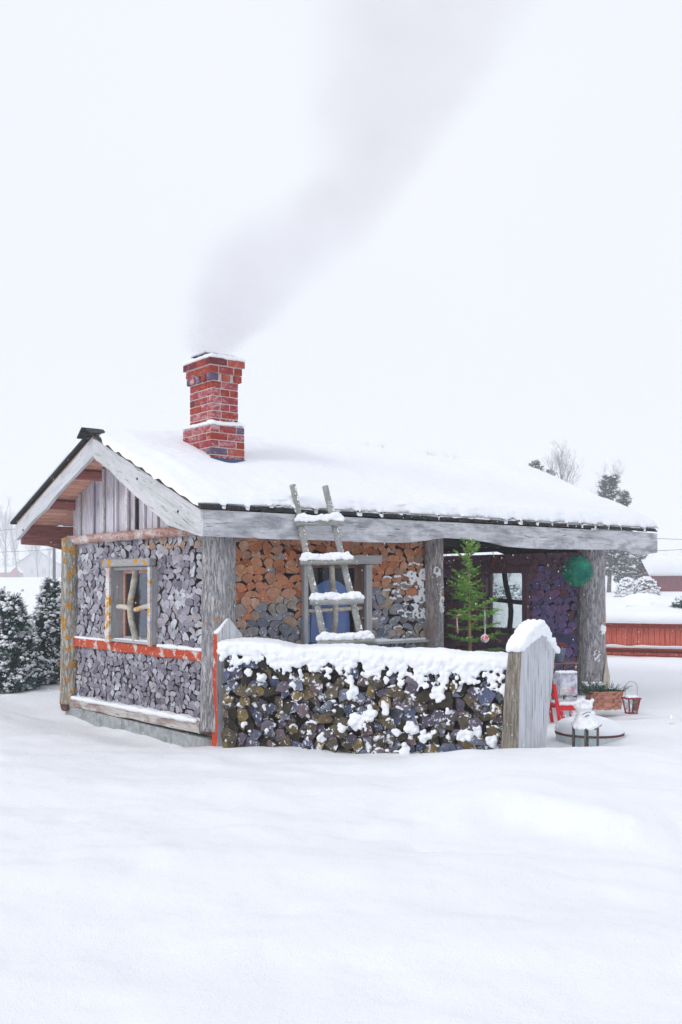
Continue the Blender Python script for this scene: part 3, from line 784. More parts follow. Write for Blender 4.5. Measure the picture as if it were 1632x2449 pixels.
# back eave board seen from below
prism('eave_board', [(-0.4, 2.545), (7.4, 2.545), (7.4, 2.24)] + wavy((7.4, 2.24), (1.6, 2.24), 0.03, 10, 2) + [(0.9, 2.20), (0.55, 2.16), (0.25, 2.19), (0.0, 2.25), (-0.4, 2.265)], 0, 0.04, PURL, cabin, (0, 4.80, 0), label='dark rear eave board with wavy lower edge')
# top beam of the gable wall and front plate
mb = MB(); L = 3.95; pts = [(-4.05 + L * i / 20, 0.012 * noise.noise(Vector((i * 0.5, 2, 2))), 2.300 + 0.012 * noise.noise(Vector((i * 0.6, 0, 0)))) for i in range(21)]
mb.tube(pts, [0.062 + 0.008 * noise.noise(Vector((i * 0.7, 0, 4))) for i in range(21)], 14)
o = mb.build('top_beam', BIRCH, cabin, (-0.03, 0, 0), (0, 0, -PI / 2), smooth=True); o['label'] = 'birch log beam below the gable boards'
mb = MB(); mb.tube([(0.0, 0, 2.40), (1.5, 0, 2.41), (3.2, 0, 2.40), (6.5, 0, 2.38)], [0.07] * 4, 12); mb.build('wall_plate', PURL, cabin, (0, 0.02, 0), smooth=True)
prism('inner_gable', [(-3.95, 2.20), (-1.9, 2.22), (-1.7, 2.16), (-0.02, 2.16), (-0.02, roofz(0.02) - 0.02), (-RV, 3.49), (-3.95, roofz(3.95) - 0.02)], 0.05, 0.09, DARKW, cabin, (6.40, 0, 0), -PI / 2)
plank('tie_beam', 3.1, 0.14, 0.12, DARKW, cabin, T(3.25, 1.6, 2.34), 0.004, 4)
# red beam, sill beam, foundation
def hbeam(name, x0, x1, z0, z1, y0, y1, mat, seed, label, tilt=0.0):
    n = 30; vs = []; fs = []
    for i in range(n + 1):
        t = i / n; x = x0 + (x1 - x0) * t; dz = tilt * t
        a = 0.010 * noise.noise(Vector((x * 1.7, seed, 0))); b = 0.012 * noise.noise(Vector((x * 1.9, seed + 5, 0))); c = 0.008 * noise.noise(Vector((x * 3, seed + 8, 0)))
        for (y, z) in ((y0 + c, z0 + b + 0.008), (y0 + c + 0.008, z0 + b), (y1, z0 + b), (y1, z1 + a), (y0 + c + 0.01, z1 + a), (y0 + c, z1 + a - 0.01)): vs.append((x, y, z + dz))
    for i in range(n):
        for k in range(6):
            k2 = (k + 1) % 6; fs.append((i * 6 + k, i * 6 + k2, (i + 1) * 6 + k2, (i + 1) * 6 + k))
    fs.append(tuple(range(6))); fs.append(tuple(n * 6 + k for k in reversed(range(6))))
    mb = MB(); mb.add(vs, fs); o = mb.build(name, mat, cabin, (0, 0, 0), (0, 0, -PI / 2)); o['label'] = label; return o
hbeam('red_beam', -3.86, -0.16, 0.825, 0.95, -0.05, 0.09, REDW, 1, 'red painted beam with flaking patches under the window')
hbeam('sill_beam', -3.80, -0.22, -0.01, 0.115, -0.10, 0.09, SILLW, 2, 'pale peeled sill log with rusty bark patches', 0.045)
mb = MB(); mb.tube([(-0.30, -0.02, 0.10), (-0.1, -0.025, 0.09), (0.12, -0.03, 0.07), (0.30, -0.02, 0.06)], [0.05, 0.075, 0.07, 0.06], 12)
mb.build('beam_end', mat_wood('rust_bark', (0.06, 0.03, 0.025), (0.16, 0.07, 0.055), (0.30, 0.16, 0.13), sc=16, bump=0.012), cabin, (0, 0, 0), (0, 0, -PI / 2), smooth=True)
mb = MB(); mb.tube([(-0.02, 3.92, 0.0), (-0.14, 3.90, 0.0)], [0.09, 0.085], 12); mb.box((0.05, 3.95, -0.02), (0.2, 0.25, 0.09)); mb.build('beam_end', bpy.data.materials['rust_bark'], cabin)
mb = MB(); mb.box((-1.83, 0.02, -0.26), (4.30, 0.20, 0.50))
for x in (-2.2, -0.9): mb.box((x, -0.082, -0.26), (0.006, 0.01, 0.5))
o = mb.build('foundation', CONC, cabin, (0, 0, 0), (0, 0, -PI / 2)); o['label'] = 'mossy grey concrete foundation'
mb = MB(); slab(mb, 0.25, 6.6, -0.02, 0.2, -0.5, 0.02); mb.build('foundation', CONC, cabin)
# snow lying on the two beams
def ledge_snow(x0, x1, z, y, d, h, seed, parent, rz=-PI / 2, loc=(0, 0, 0), zs=0.0, name='ledge_snow'):
    mb = MB(); rg = random.Random(seed); x = x0
    while x < x1:
        t = (x - x0) / (x1 - x0); hh = h * (0.55 + 0.9 * abs(noise.noise(Vector((x * 2.4, seed, 0)))) + 0.25 * rg.random())
        for yy in np.linspace(y - d / 2, y + d / 2, 3):
            mb.ball((x + rg.uniform(-.01, .01), yy, z + zs * t + hh * 0.2), hh, sq=(1.5, 1.1, 0.9), n=8, m=5)
        x += h * 0.55
    return remesh_obj(mb, name, SNOW, parent, 0.010, loc, (0, 0, rz), 2)
ledge_snow(-3.82, -2.66, 0.95, -0.005, 0.06, 0.026, 1, cabin)
ledge_snow(-1.30, -0.18, 0.95, -0.005, 0.06, 0.034, 2, cabin)
ledge_snow(-3.70, -0.30, 0.115, -0.04, 0.10, 0.040, 3, cabin, zs=0.045)
ledge_snow(2.25, 3.05, 0.985, -0.01, 0.07, 0.026, 6, cabin, rz=0)
plank('ledge_board', 0.95, 0.03, 0.16, GREYW, cabin, T(2.2, -0.02, 0.965), 0.004, 4, seg=5)

# ------------------------------------------------------------------ windows
def branch(mbpts, r, name, mat, parent, n=12, seed=0):
    P = [Vector(p) for p in mbpts]; out = []; rad = []
    for i in range(len(P) - 1):
        p0, p1, p2, p3 = P[max(i - 1, 0)], P[i], P[i + 1], P[min(i + 2, len(P) - 1)]
        for s in range(6):
            t = s / 6; out.append(0.5 * ((2 * p1) + (-p0 + p2) * t + (2 * p0 - 5 * p1 + 4 * p2 - p3) * t * t + (-p0 + 3 * p1 - 3 * p2 + p3) * t ** 3))
    out.append(P[-1])
    for i in range(len(out)): rad.append(r * (1 + 0.09 * noise.noise(Vector((i * 0.5, seed, 0)))))
    mb = MB(); mb.tube(out, rad, n); o = mb.build(name, mat, parent, autos=50); return o
gw = empty('window', (0, 0, 0), -PI / 2, cabin); gw['label'] = 'small window with crossed birch branches in the gable wall'
def boxpart(name, x0, x1, y0, y1, z0, z1, mat, parent, label=None):
    mb = MB(); mb.box((0, 0, 0), (x1 - x0, y1 - y0, z1 - z0)); o = mb.build(name, mat, parent, ((x0 + x1) / 2, (y0 + y1) / 2, (z0 + z1) / 2))
    b = o.modifiers.new('b', 'BEVEL'); b.width = min(x1 - x0, y1 - y0, z1 - z0) * 0.12; b.segments = 1
    if label: o['label'] = label
    return o
boxpart('jamb', -2.545, -2.50, -0.085, 0.12, 0.955, 1.905, GREYW, gw)
boxpart('jamb', -1.41, -1.365, -0.085, 0.12, 0.955, 1.905, GREYW, gw)
boxpart('head', -2.50, -1.41, -0.06, 0.12, 1.865, 1.905, GREYW, gw)
boxpart('sill', -2.50, -1.41, -0.085, 0.12, 0.955, 0.985, GREYW, gw)
prism('trim', [(-2.62, 0.94), (-2.49, 0.94), (-2.485, 1.905), (-2.585, 1.905), (-2.60, 1.4)], -0.115, -0.086, LICHT, gw, label='left window trim covered in white and orange lichen')
prism('trim', [(-1.43, 0.945), (-1.36, 0.945), (-1.365, 1.905), (-1.425, 1.905)], -0.115, -0.086, LICHT, gw)
mb = MB(); mb.box((0, 0, 0), (1.33, 0.10, 0.095)); o = mb.build('header', mat_wood('birch_header_bark', (0.015, 0.015, 0.02), (0.34, 0.34, 0.36), (0.85, 0.85, 0.86), sc=26, stretch=1.6, lichen=0.33, bump=0.01), gw, (-1.985, -0.10, 1.956)); o['label'] = 'birch bark header with yellow lichen'
b = o.modifiers.new('b', 'BEVEL'); b.width = 0.02; b.segments = 2
for (a, b_, c, d, m_) in ((-2.50, -2.455, 0.985, 1.865, SOFF), (-1.455, -1.41, 0.985, 1.865, PURL), (-2.455, -1.455, 1.825, 1.865, SOFF), (-2.455, -1.455, 0.985, 1.02, GREYW)):
    boxpart('sash', a, b_, 0.085, 0.115, c, d, m_, gw)
boxpart('pane', -2.455, -1.455, 0.098, 0.102, 1.02, 1.825, GLASS, gw)
branch([(-1.90, -0.03, 1.87), (-1.93, -0.045, 1.68), (-2.01, -0.05, 1.45), (-2.0, -0.045, 1.25), (-1.95, -0.035, 1.12), (-1.90, -0.03, 0.985)], 0.040, 'branch', BIRCHW, gw, seed=1)
branch([(-2.42, -0.02, 1.40), (-2.25, -0.025, 1.40), (-2.05, -0.012, 1.385)], 0.033, 'branch', BIRCHW, gw, seed=2)
branch([(-1.95, -0.012, 1.37), (-1.80, -0.025, 1.39), (-1.60, -0.03, 1.415), (-1.42, -0.03, 1.405)], 0.031, 'branch', BIRCHW, gw, seed=3)
ledge_snow(-2.47, -1.44, 0.985, -0.0, 0.10, 0.018, 9, gw, rz=0)
# front window
fw = empty('window', (0, 0, 0), 0, cabin); fw['label'] = 'grey framed front window behind the ladder'
boxpart('jamb', 1.13, 1.19, -0.07, 0.19, 0.98, 1.93, GREYW, fw)
boxpart('jamb', 2.075, 2.17, -0.055, -0.005, 0.98, 1.93, GREYW, fw)
boxpart('jamb', 2.085, 2.12, -0.003, 0.19, 0.98, 1.93, BROWNW, fw)
prism('header', wavy((1.10, 2.01), (2.28, 2.045), 0.012, 8, 2) + [(2.28, 1.94)] + wavy((2.28, 1.94), (1.10, 1.915), 0.01, 8, 4)[1:], -0.10, -0.055, mat_wood('header_board', (0.24, 0.24, 0.25), (0.44, 0.44, 0.45), (0.58, 0.575, 0.57), snowdust=0.1), fw)
boxpart('sill', 1.12, 2.20, -0.09, 0.19, 0.945, 0.98, mat_wood('sill_wood', (0.24, 0.2, 0.18), (0.4, 0.35, 0.32), (0.5, 0.45, 0.42)), fw)
boxpart('sash', 1.19, 2.085, 0.13, 0.165, 1.885, 1.93, PURL, fw)
boxpart('sash', 2.045, 2.085, 0.13, 0.165, 0.98, 1.885, BROWNW, fw)
boxpart('sash', 1.19, 1.225, 0.13, 0.165, 0.98, 1.885, BROWNW, fw)
boxpart('pane', 1.225, 2.045, 0.146, 0.15, 0.98, 1.885, GLASS, fw)
branch([(1.60, 0.03, 1.91), (1.62, 0.03, 1.65), (1.66, 0.03, 1.45), (1.65, 0.03, 1.2), (1.60, 0.03, 0.98)], 0.036, 'branch', BIRCHW, fw, seed=4)
branch([(1.19, 0.07, 1.37), (1.5, 0.06, 1.375), (1.9, 0.06, 1.39), (2.08, 0.05, 1.395)], 0.025, 'branch', BIRCHW, fw, seed=5)
BLUE = mat_plain('blue_cloth', (0.27, 0.37, 0.60), 0.9, 0.1, 0.12, 3)
arc = [(1.42 + 0.28 - 0.28 * math.cos(t), 1.52 + 0.22 * math.sin(t)) for t in np.linspace(0, PI, 13)]
prism('curtain', [(1.40, 0.99)] + arc + [(2.00, 0.99)][:1], 0.172, 0.178, BLUE, fw, label='pale blue rounded panel behind the glass')
prism('curtain', [(1.225, 0.99), (1.39, 0.99), (1.39, 1.33), (1.225, 1.36)], 0.172, 0.178, BLUE, fw)
mb = MB(); rg = random.Random(3)
for (cx, cz) in ((1.29, 1.22), (1.29, 1.05)):
    for i in range(9):
        a = rg.uniform(0.1, PI - 0.1); L = rg.uniform(0.05, 0.11)
        mb.tube([(cx, 0.168, cz - .03), (cx + math.cos(a) * L * .6, 0.168, cz + math.sin(a) * L * 0.7), (cx + math.cos(a) * L * 1.1, 0.168, cz + math.sin(a) * L * 0.5)], [0.004, 0.009, 0.002], 5)
mb.build('window_plant', mat_plain('dark_leaf', (0.02, 0.03, 0.05)), fw)
# porch end window
ew = empty('window', (6.40, 0, 0), -PI / 2, cabin); ew['label'] = 'porch window opening onto the snowy field'
DKF = mat_wood('violet_frame_wood', (0.16, 0.08, 0.11), (0.28, 0.15, 0.19), (0.38, 0.22, 0.24), axis=2)
boxpart('jamb', -2.20, -2.12, -0.05, 0.20, 0.97, 1.865, DKF, ew)
boxpart('jamb', -1.28, -1.15, -0.05, 0.20, 0.90, 1.865, DKF, ew)
boxpart('head', -2.26, -1.08, -0.055, 0.19, 1.868, 1.99, DKF, ew)
boxpart('sill', -2.26, -1.10, -0.12, 0.20, 0.90, 0.97, DKF, ew)
boxpart('shutter_edge', -2.32, -2.25, -0.07, -0.02, 0.97, 1.90, PURL, ew)
boxpart('pane', -2.12, -1.28, 0.150, 0.154, 0.97, 1.865, GLASSC, ew)
DARKBR = mat_plain('dark_branch', (0.03, 0.035, 0.05))
branch([(-1.74, 0.06, 1.87), (-1.70, 0.06, 1.65), (-1.62, 0.06, 1.40), (-1.60, 0.06, 1.2), (-1.63, 0.06, 0.97)], 0.042, 'branch', DARKBR, ew, seed=7)
branch([(-2.12, 0.06, 1.45), (-1.8, 0.06, 1.42), (-1.5, 0.06, 1.40), (-1.28, 0.06, 1.385)], 0.036, 'branch', DARKBR, ew, seed=8)
plank('shelf_board', 1.15, 0.13, 0.03, mat_plain('blue_grey_board', (0.16, 0.16, 0.30)), cabin, T(6.36, 1.30, 0.86) @ RZ(-PI / 2), 0.003, 3)

# ------------------------------------------------------------------ chimney
chim = empty('chimney', (0.53, 1.03, 0), 0, cabin); chim['label'] = 'red brick chimney with pale mortar and snow ledges'
def mat_brick(name, a, b, white):
    t = NT(name); iso = t.scaled((1, 1, 1))
    col = t.ramp(t.noise(iso, 16, 5, 0.65), [(0.3, a), (0.7, b)])
    col = t.mix(t.ramp(t.noise(iso, 30, 4, 0.7), [(0.58, 0), (0.72, 0.8)]), col, [x * 0.35 for x in a])
    wm_ = t.ramp(t.noise(t.scaled((1, 1, 1.6)), 11, 6, 0.7), [(0.60 - white * 0.25, 0), (0.75 - white * 0.25, 0.75)])
    col = t.mix(wm_, col, (0.62, 0.42, 0.44)); t.bump(t.noise(iso, 60, 4), 0.003)
    return t.set(col, 0.9, 0.15)
BR = [mat_brick('red_brick', (0.24, 0.030, 0.020), (0.40, 0.065, 0.040), 0.12), mat_brick('pink_brick', (0.26, 0.035, 0.038), (0.40, 0.095, 0.10), 0.50),
      mat_brick('crimson_brick', (0.24, 0.022, 0.028), (0.36, 0.065, 0.068), 0.32), mat_brick('slate_brick', (0.10, 0.065, 0.11), (0.17, 0.11, 0.18), 0.22),
      mat_brick('orange_brick', (0.34, 0.06, 0.035), (0.46, 0.11, 0.07), 0.25), mat_brick('dark_brick', (0.12, 0.022, 0.030), (0.20, 0.045, 0.045), 0.0)]
MORT = mat_plain('mortar', (0.58, 0.53, 0.51), 0.95, 0.1, 0.15, 25)
rg = random.Random(77); BMESH = {}
def brick(x, y, z, dx, dy, dz, mat):
    key = (round(dx, 3), round(dy, 3), round(dz, 3), mat.name)
    if key not in BMESH:
        bm = bmesh.new(); bmesh.ops.create_cube(bm, size=1); bmesh.ops.scale(bm, vec=(dx, dy, dz), verts=bm.verts)
        bmesh.ops.bevel(bm, geom=list(bm.edges), offset=0.004, segments=1, affect='EDGES')
        me = bpy.data.meshes.new('brick'); bm.to_mesh(me); bm.free(); me.materials.append(mat); BMESH[key] = me
    o = bpy.data.objects.new('brick', BMESH[key]); COL.objects.link(o); o.parent = chim
    o.location = (x + rg.uniform(-.0015, .0015), y + rg.uniform(-.002, .002), z)
def fill(a, b, L, start, out):
    """bricks of about L between a and b"""
    n = max(1, round((b - a) / L)); w = (b - a) / n
    for i in range(n): out.append((a + i * w, a + (i + 1) * w))
def course(x0, x1, y0, y1, z, par, pal, h=0.0795, D=0.112, g=0.012):
    dxs, dys = [], []
    W_ = x1 - x0; H_ = y1 - y0
    def faces_x(yc, corner):
        segs = []
        if corner:
            if W_ < 0.44: segs = [(x0, x0 + W_ * 0.66), (x0 + W_ * 0.66, x1)] if int(z * 100) % 2 else [(x0, x0 + W_ * 0.36), (x0 + W_ * 0.36, x1)]
            else: fill(x0, x1, 0.24, 0, segs)
        else: fill(x0 + D + g / 2, x1 - D - g / 2, 0.25, 0, segs)
        for (a, b) in segs:
            ga = 0 if abs(a - x0) < 1e-6 else g / 2; gb = 0 if abs(b - x1) < 1e-6 else g / 2
            brick((a + ga + b - gb) / 2, yc, z + h / 2, b - gb - a - ga, D, h, pal())
    def faces_y(xc, corner):
        segs = []
        if corner: fill(y0, y1, 0.235, 0, segs)
        else: fill(y0 + D + g / 2, y1 - D - g / 2, 0.24, 0, segs)
        for (a, b) in segs:
            ga = 0 if abs(a - y0) < 1e-6 else g / 2; gb = 0 if abs(b - y1) < 1e-6 else g / 2
            brick(xc, (a + ga + b - gb) / 2, z + h / 2, D, b - gb - a - ga, h, pal())
    faces_x(y0 + D / 2, par == 0); faces_x(y1 - D / 2, par == 0)
    faces_y(x0 + D / 2, par == 1); faces_y(x1 - D / 2, par == 1)
def palette(ws):
    def f():
        r = rg.random() * sum(ws)
        for m_, w in zip(BR, ws):
            r -= w
            if r <= 0: return m_
        return BR[0]
    return f
CH = 0.0905
pB = palette([2, 5, 3, 1.4, 1.0, 0.2]); pS = palette([5, 3, 2.5, 1.2, 0.6, 0.2]); pC = palette([4, 1, 2, 0.8, 0.5, 0.5]); pT = palette([1.5, 0, 1.5, 1, 0.3, 3])
bz = 3.63 - 6 * CH
for k in range(6): course(0, 0.48, 0, 0.69, bz + k * CH, k % 2, pB)
for k in range(6): course(0.05, 0.425, 0.06, 0.60, 3.63 + 0.006 + k * CH, (k + 1) % 2, pS)
z = 3.63 + 6 * CH
x = 0.025
# toothed course
for i, xx in enumerate((0.012, 0.18, 0.348)):
    brick(xx + 0.057, 0.026 + 0.056, z + 0.046, 0.105, 0.112, 0.0795, pC()); brick(xx + 0.057, 0.625 - 0.056, z + 0.046, 0.105, 0.112, 0.0795, pC())
for i, yy in enumerate(np.arange(0.165, 0.50, 0.137)):
    brick(0.012 + 0.056, yy + 0.052, z + 0.046, 0.112, 0.095, 0.0795, pC()); brick(0.455 - 0.05, yy + 0.052, z + 0.046, 0.1, 0.095, 0.0795, pC())
course(0.012, 0.462, 0.026, 0.640, z + CH + 0.006, 1, pC)
course(-0.012, 0.486, 0.0, 0.668, z + 2 * CH + 0.006, 0, pT)
mb = MB(); e = 0.007
mb.box((0.24, 0.345, bz + 3 * CH - 0.003), (0.48 - 2 * e, 0.69 - 2 * e, 6 * CH)); mb.box((0.2375, 0.33, 3.63 + 3 * CH), (0.375 - 2 * e, 0.54 - 2 * e, 6 * CH + 0.01))
mb.box((0.2375, 0.33, z + 0.055), (0.375, 0.54, 0.10)); mb.box((0.237, 0.333, z + CH * 1.5 + 0.004), (0.45 - 2 * e, 0.614 - 2 * e, CH)); mb.box((0.237, 0.334, z + CH * 2.5), (0.498 - 2 * e, 0.668 - 2 * e, CH - 0.006))
mb.build('mortar_core', MORT, chim)
FLASH = mat_plain('blue_flashing', (0.03, 0.07, 0.16), 0.5, 0.5, 0.2, 4)
mb = MB(); mb.box((0.24, -0.012, 3.175), (0.53, 0.02, 0.09)); mb.box((0.24, -0.06, 3.115), (0.56, 0.14, 0.02), RX(math.atan(SF)).to_3x3()); mb.box((-0.012, 0.3, 3.26), (0.02, 0.62, 0.05), RX(math.atan(SF)).to_3x3())
mb.build('flashing', FLASH, chim)
mb = MB(); rg2 = random.Random(4)
zt = z + 3 * CH
for i in range(900):
    x = rg2.uniform(-0.012, 0.486); y = rg2.uniform(0.0, 0.668)
    d = min(x + 0.012, 0.486 - x, y, 0.668 - y)
    mb.ball((x, y, zt + 0.012 + 0.30 * min(d, 0.11) + 0.006 * rg2.random()), 0.024, n=6, m=4, sq=(1.3, 1.3, 1))
remesh_obj(mb, 'cap_snow', SNOW, chim, 0.010, sm=2, nz=0.008)
mb = MB()
for i in range(900):
    s = rg2.choice((0, 1, 2, 3)); t = rg2.random(); o_ = rg2.uniform(0.0, 0.06); hgt = 0.018 + 0.03 * abs(noise.noise(Vector((t * 5, s, 3)))) + (0.06 - o_) * 0.0 + o_ * 0.6
    if s == 0: p = (t * 0.48, 0.0 + o_)
    elif s == 1: p = (0.0 + o_ * 0.9, t * 0.69)
    elif s == 2: p = (0.48 - o_, t * 0.69)
    else: p = (t * 0.48, 0.69 - o_ * 1.2)
    mb.ball((p[0], p[1], 3.63 + hgt * 0.7), 0.022, n=6, m=4, sq=(1.2, 1.2, 1))
remesh_obj(mb, 'ledge_snow', SNOW, chim, 0.010, sm=2, nz=0.006)
plank('cap_plate', 0.42, 0.34, 0.016, mat_plain('cap_slate', (0.12, 0.12, 0.14)), chim, T(0.03, 0.36, zt + 0.085) @ RX(PI / 2), 0.006, 2, seg=5)
mb = MB()
for i in range(420):
    x = rg2.uniform(0.0, 0.46); y = rg2.uniform(0.2, 0.52); mb.ball((x, y, zt + 0.10 + 0.012 * noise.noise(Vector((x * 9, y * 9, 0)))), 0.02, sq=(1.3, 1.3, 0.8))
remesh_obj(mb, 'cap_snow', SNOW, chim, 0.010, sm=2, nz=0.006)

# snow stuck on posts and front-wall logs
def stuck(points, name, parent, seed, M=None):
    mb = MB(); rg = random.Random(seed)
    for (c, rx, rzz, n, r0, dy) in points:
        for i in range(n):
            a = rg.uniform(0, 2 * PI); q = rg.random() ** 0.6
            x = c[0] + rx * q * math.cos(a); z = c[2] + rzz * q * math.sin(a)
            rr = r0 * rg.uniform(0.5, 1.2)
            mb.ball((x, c[1] + dy(x) if dy else c[1], z), rr, sq=(1, 0.6, 1), n=7, m=5)
    o = remesh_obj(mb, name, SNOW, parent, 0.009, sm=1, nz=0.008, nsc=30); o['kind'] = 'stuff'; return o
def cyl(cx, r, y0): return lambda x: y0 - math.sqrt(max(0, r * r - (x - cx) ** 2)) 
stuck([((3.13, 0, 1.83), 0.06, 0.08, 30, 0.016, cyl(3.19, 0.128, -0.06)), ((3.19, 0, 1.66), 0.05, 0.10, 16, 0.014, cyl(3.19, 0.128, -0.06)), ((3.22, 0, 1.42), 0.06, 0.12, 40, 0.018, cyl(3.19, 0.128, -0.06)), ((3.18, 0, 1.18), 0.06, 0.05, 8, 0.010, cyl(3.19, 0.128, -0.06)), ((3.24, 0, 1.98), 0.02, 0.06, 6, 0.010, cyl(3.19, 0.128, -0.06))], 'stuck_snow', cabin, 5)
stuck([((6.46, 0, 1.02), 0.07, 0.07, 40, 0.022, cyl(6.44, 0.205, -0.02)), ((6.34, 0, 0.62), 0.05, 0.10, 30, 0.016, cyl(6.44, 0.205, -0.02))], 'stuck_snow', cabin, 6)
mb = MB(); rg = random.Random(12)
for poly in fr:
    cx, cz = centroid(poly)
    if cx > 2.15 and 1.05 < cz < 1.95:
        p = sst(2.2, 3.0, cx) * (1 - 0.5 * abs(cz - 1.62) / 0.35)
        full = sst(2.65, 3.0, cx) > 0.6 and 1.25 < cz < 1.9
        if rg.random() < max(0.04, p * 1.1):
            xs = [q[0] for q in poly]; zs = [q[1] for q in poly]; w = (max(xs) - min(xs)) / 2
            for i in range(26 if full else 8):
                t = rg.uniform(-0.75, 0.75); top_ = max(zs) - 0.018 - 0.30 * w * t * t
                zz = top_ - (rg.random() ** 1.3 * (max(zs) - min(zs)) * 0.7 if full else rg.uniform(0, 0.02))
                mb.ball((cx + t * w, -0.028, zz), rg.uniform(0.010, 0.019), sq=(1.2, 0.7, 0.9))
o = remesh_obj(mb, 'wall_snow', SNOW, cabin, 0.009, sm=1, nz=0.006, nsc=30)['kind'] = 'stuff'

# bark-stripped patch at the base of the porch corner post
prism('bare_wood', [(-0.06, 0.0), (0.09, 0.0), (0.10, 0.28), (0.04, 0.46), (0.02, 0.62), (-0.02, 0.40), (-0.06, 0.25)], 0, 0.012, mat_wood('bare_split_wood', (0.30, 0.22, 0.14), (0.55, 0.46, 0.36), (0.70, 0.64, 0.55), axis=2, sc=14), cabin, (6.47, -0.262, 0.05), R(4))

# ------------------------------------------------------------------ low firewood stack
SB_ = math.atan2(-0.60, 2.93)
stack = empty('firewood_stack', (-1.26, 10.60, 0), SB_)
tag(stack, 'low outdoor stack of dark mossy split firewood under a lumpy snow cap', 'firewood stack')
SM = T(-1.26, 10.60, 0) @ RZ(SB_)
rg = random.Random(31)
SL = 2.93
def stop(x): return 1.01 - 0.10 * x / SL + 0.03 * noise.noise(Vector((x * 1.2, 5, 0)))
pl = cells(0.02, SL, -0.12, 1.0, 0.124, 0.088, 1.2, rg, (), 0.25, 55, 4, 1.34)
pl = [p for p in pl if centroid(p)[1] < stop(centroid(p)[0]) - 0.02]
mb = MB(); slab(mb, 0.06, SL - 0.04, 0.10, 0.40, -0.12, 0.86); mb.build('inner_logs', BARKD, stack)
slogs = []
for poly in pl:
    q, (cx, cz) = round_log(poly, rg, 0.02)
    topness = sst(0.62, 0.95, cz)
    prot = rg.uniform(-0.035, 0.05)
    slogs.append((area(q), q, (cx, cz), prot, topness))
slogs.sort(key=lambda t: -t[0])
SREST = []
for n_log, (_, q, (cx, cz), prot, tn) in enumerate(slogs):
    a = rg.uniform(-0.25, 0.25); ca, sa = math.cos(a), math.sin(a); q = [(p[0] * ca - p[1] * sa, p[0] * sa + p[1] * ca) for p in q]
    vs, fs, mi = log_geo(q, rg, prot, 0.33, 0.42, 0.012)
    n = len(q)
    # split face: a raised ridge point inside the end face, so that it breaks the light
    ridge = (rg.uniform(-.03, .03), -prot - rg.uniform(-0.010, 0.022), rg.uniform(-.02, .03)); vs = list(vs) + [ridge]; R_ = len(vs) - 1
    fs = [(k, (k + 1) % n, R_) for k in range(n)] + fs[1:]; mi = [0] * n + mi[1:]
    r = rg.random(); cxn = cx / SL
    if r < 0.10 + 0.35 * tn: m_ = END_S4
    elif r < 0.46: m_ = END_S1
    elif r < 0.74: m_ = END_S2
    else: m_ = END_S3
    if n_log >= 300: SREST.append(([(p[0] + cx, p[1], p[2] + cz) for p in vs], fs, mi, vs, m_)); continue
    me = bpy.data.meshes.new('log'); me.from_pydata(vs, [], fs); me.materials.append(m_); me.materials.append(BARKD)
    me.polygons.foreach_set('material_index', mi); attr_log(me, vs, [rg.random()] * len(vs))
    o = bpy.data.objects.new('log', me); COL.objects.link(o); o.location = (cx, 0, cz); o.parent = stack
if SREST:
    mats = [BARKD]; V = []; Fc = []; Mi = []; LC = []; RN = []
    for (vs, fs, mi, lc, m_) in SREST:
        if m_ not in mats: mats.append(m_)
        b = len(V); V += vs; LC += lc; RN += [rg.random()] * len(vs)
        for f, k in zip(fs, mi): Fc.append(tuple(i + b for i in f)); Mi.append(0 if k == 1 else mats.index(m_))
    me = bpy.data.meshes.new('small_logs'); me.from_pydata(V, [], Fc)
    for m in mats: me.materials.append(m)
    me.polygons.foreach_set('material_index', Mi); attr_log(me, LC, RN)
    o = bpy.data.objects.new('small_logs', me); COL.objects.link(o); o.parent = stack; tag(o, kind='stuff')
# snow cap of the stack
mb = MB(); rg = random.Random(91)
x = 0.02
while x < SL + 0.10:
    tz = stop(min(x, SL)) + 0.0
    ht = 0.070 + 0.07 * noise.noise(Vector((x * 1.9, 1, 0))) + 0.02 * noise.noise(Vector((x * 6, 3, 0))) + 0.05 * sst(1.9, 2.3, x) * (1 - sst(2.35, 2.6, x)) - 0.035 * math.exp(-((x - 2.52) / 0.12) ** 2) - 0.04 * math.exp(-((x - 0.75) / 0.06) ** 2)
    for y in np.linspace(-0.02, 0.36, 8):
        edge = 1 - 0.30 * (abs(y - 0.17) / 0.19) ** 3
        for zz in (tz - 0.02, tz + ht * 0.55 * edge):
            mb.ball((x + rg.uniform(-.01, .01), y, zz), 0.058, n=8, m=6, sq=(1.1, 1, 0.9))
    # fringe hanging over the front
    dr = 0.05 + 0.26 * noise.noise(Vector((x * 3.3, 9, 0))) + 0.20 * noise.noise(Vector((x * 10.0, 4, 0))) + 0.05 * sst(1.2, 2.4, x)
    k = 0.0
    while k < dr:
        mb.ball((x + rg.uniform(-.012, .012), -0.055 + rg.uniform(-.012, .012) + k * 0.05, tz - k), 0.036 * (1 - 0.35 * k / max(dr, 0.01)), n=7, m=5); k += 0.022
    x += 0.034
remesh_obj(mb, 'snow_cap', SNOW, stack, 0.012, sm=2, nz=0.012, nsc=16)
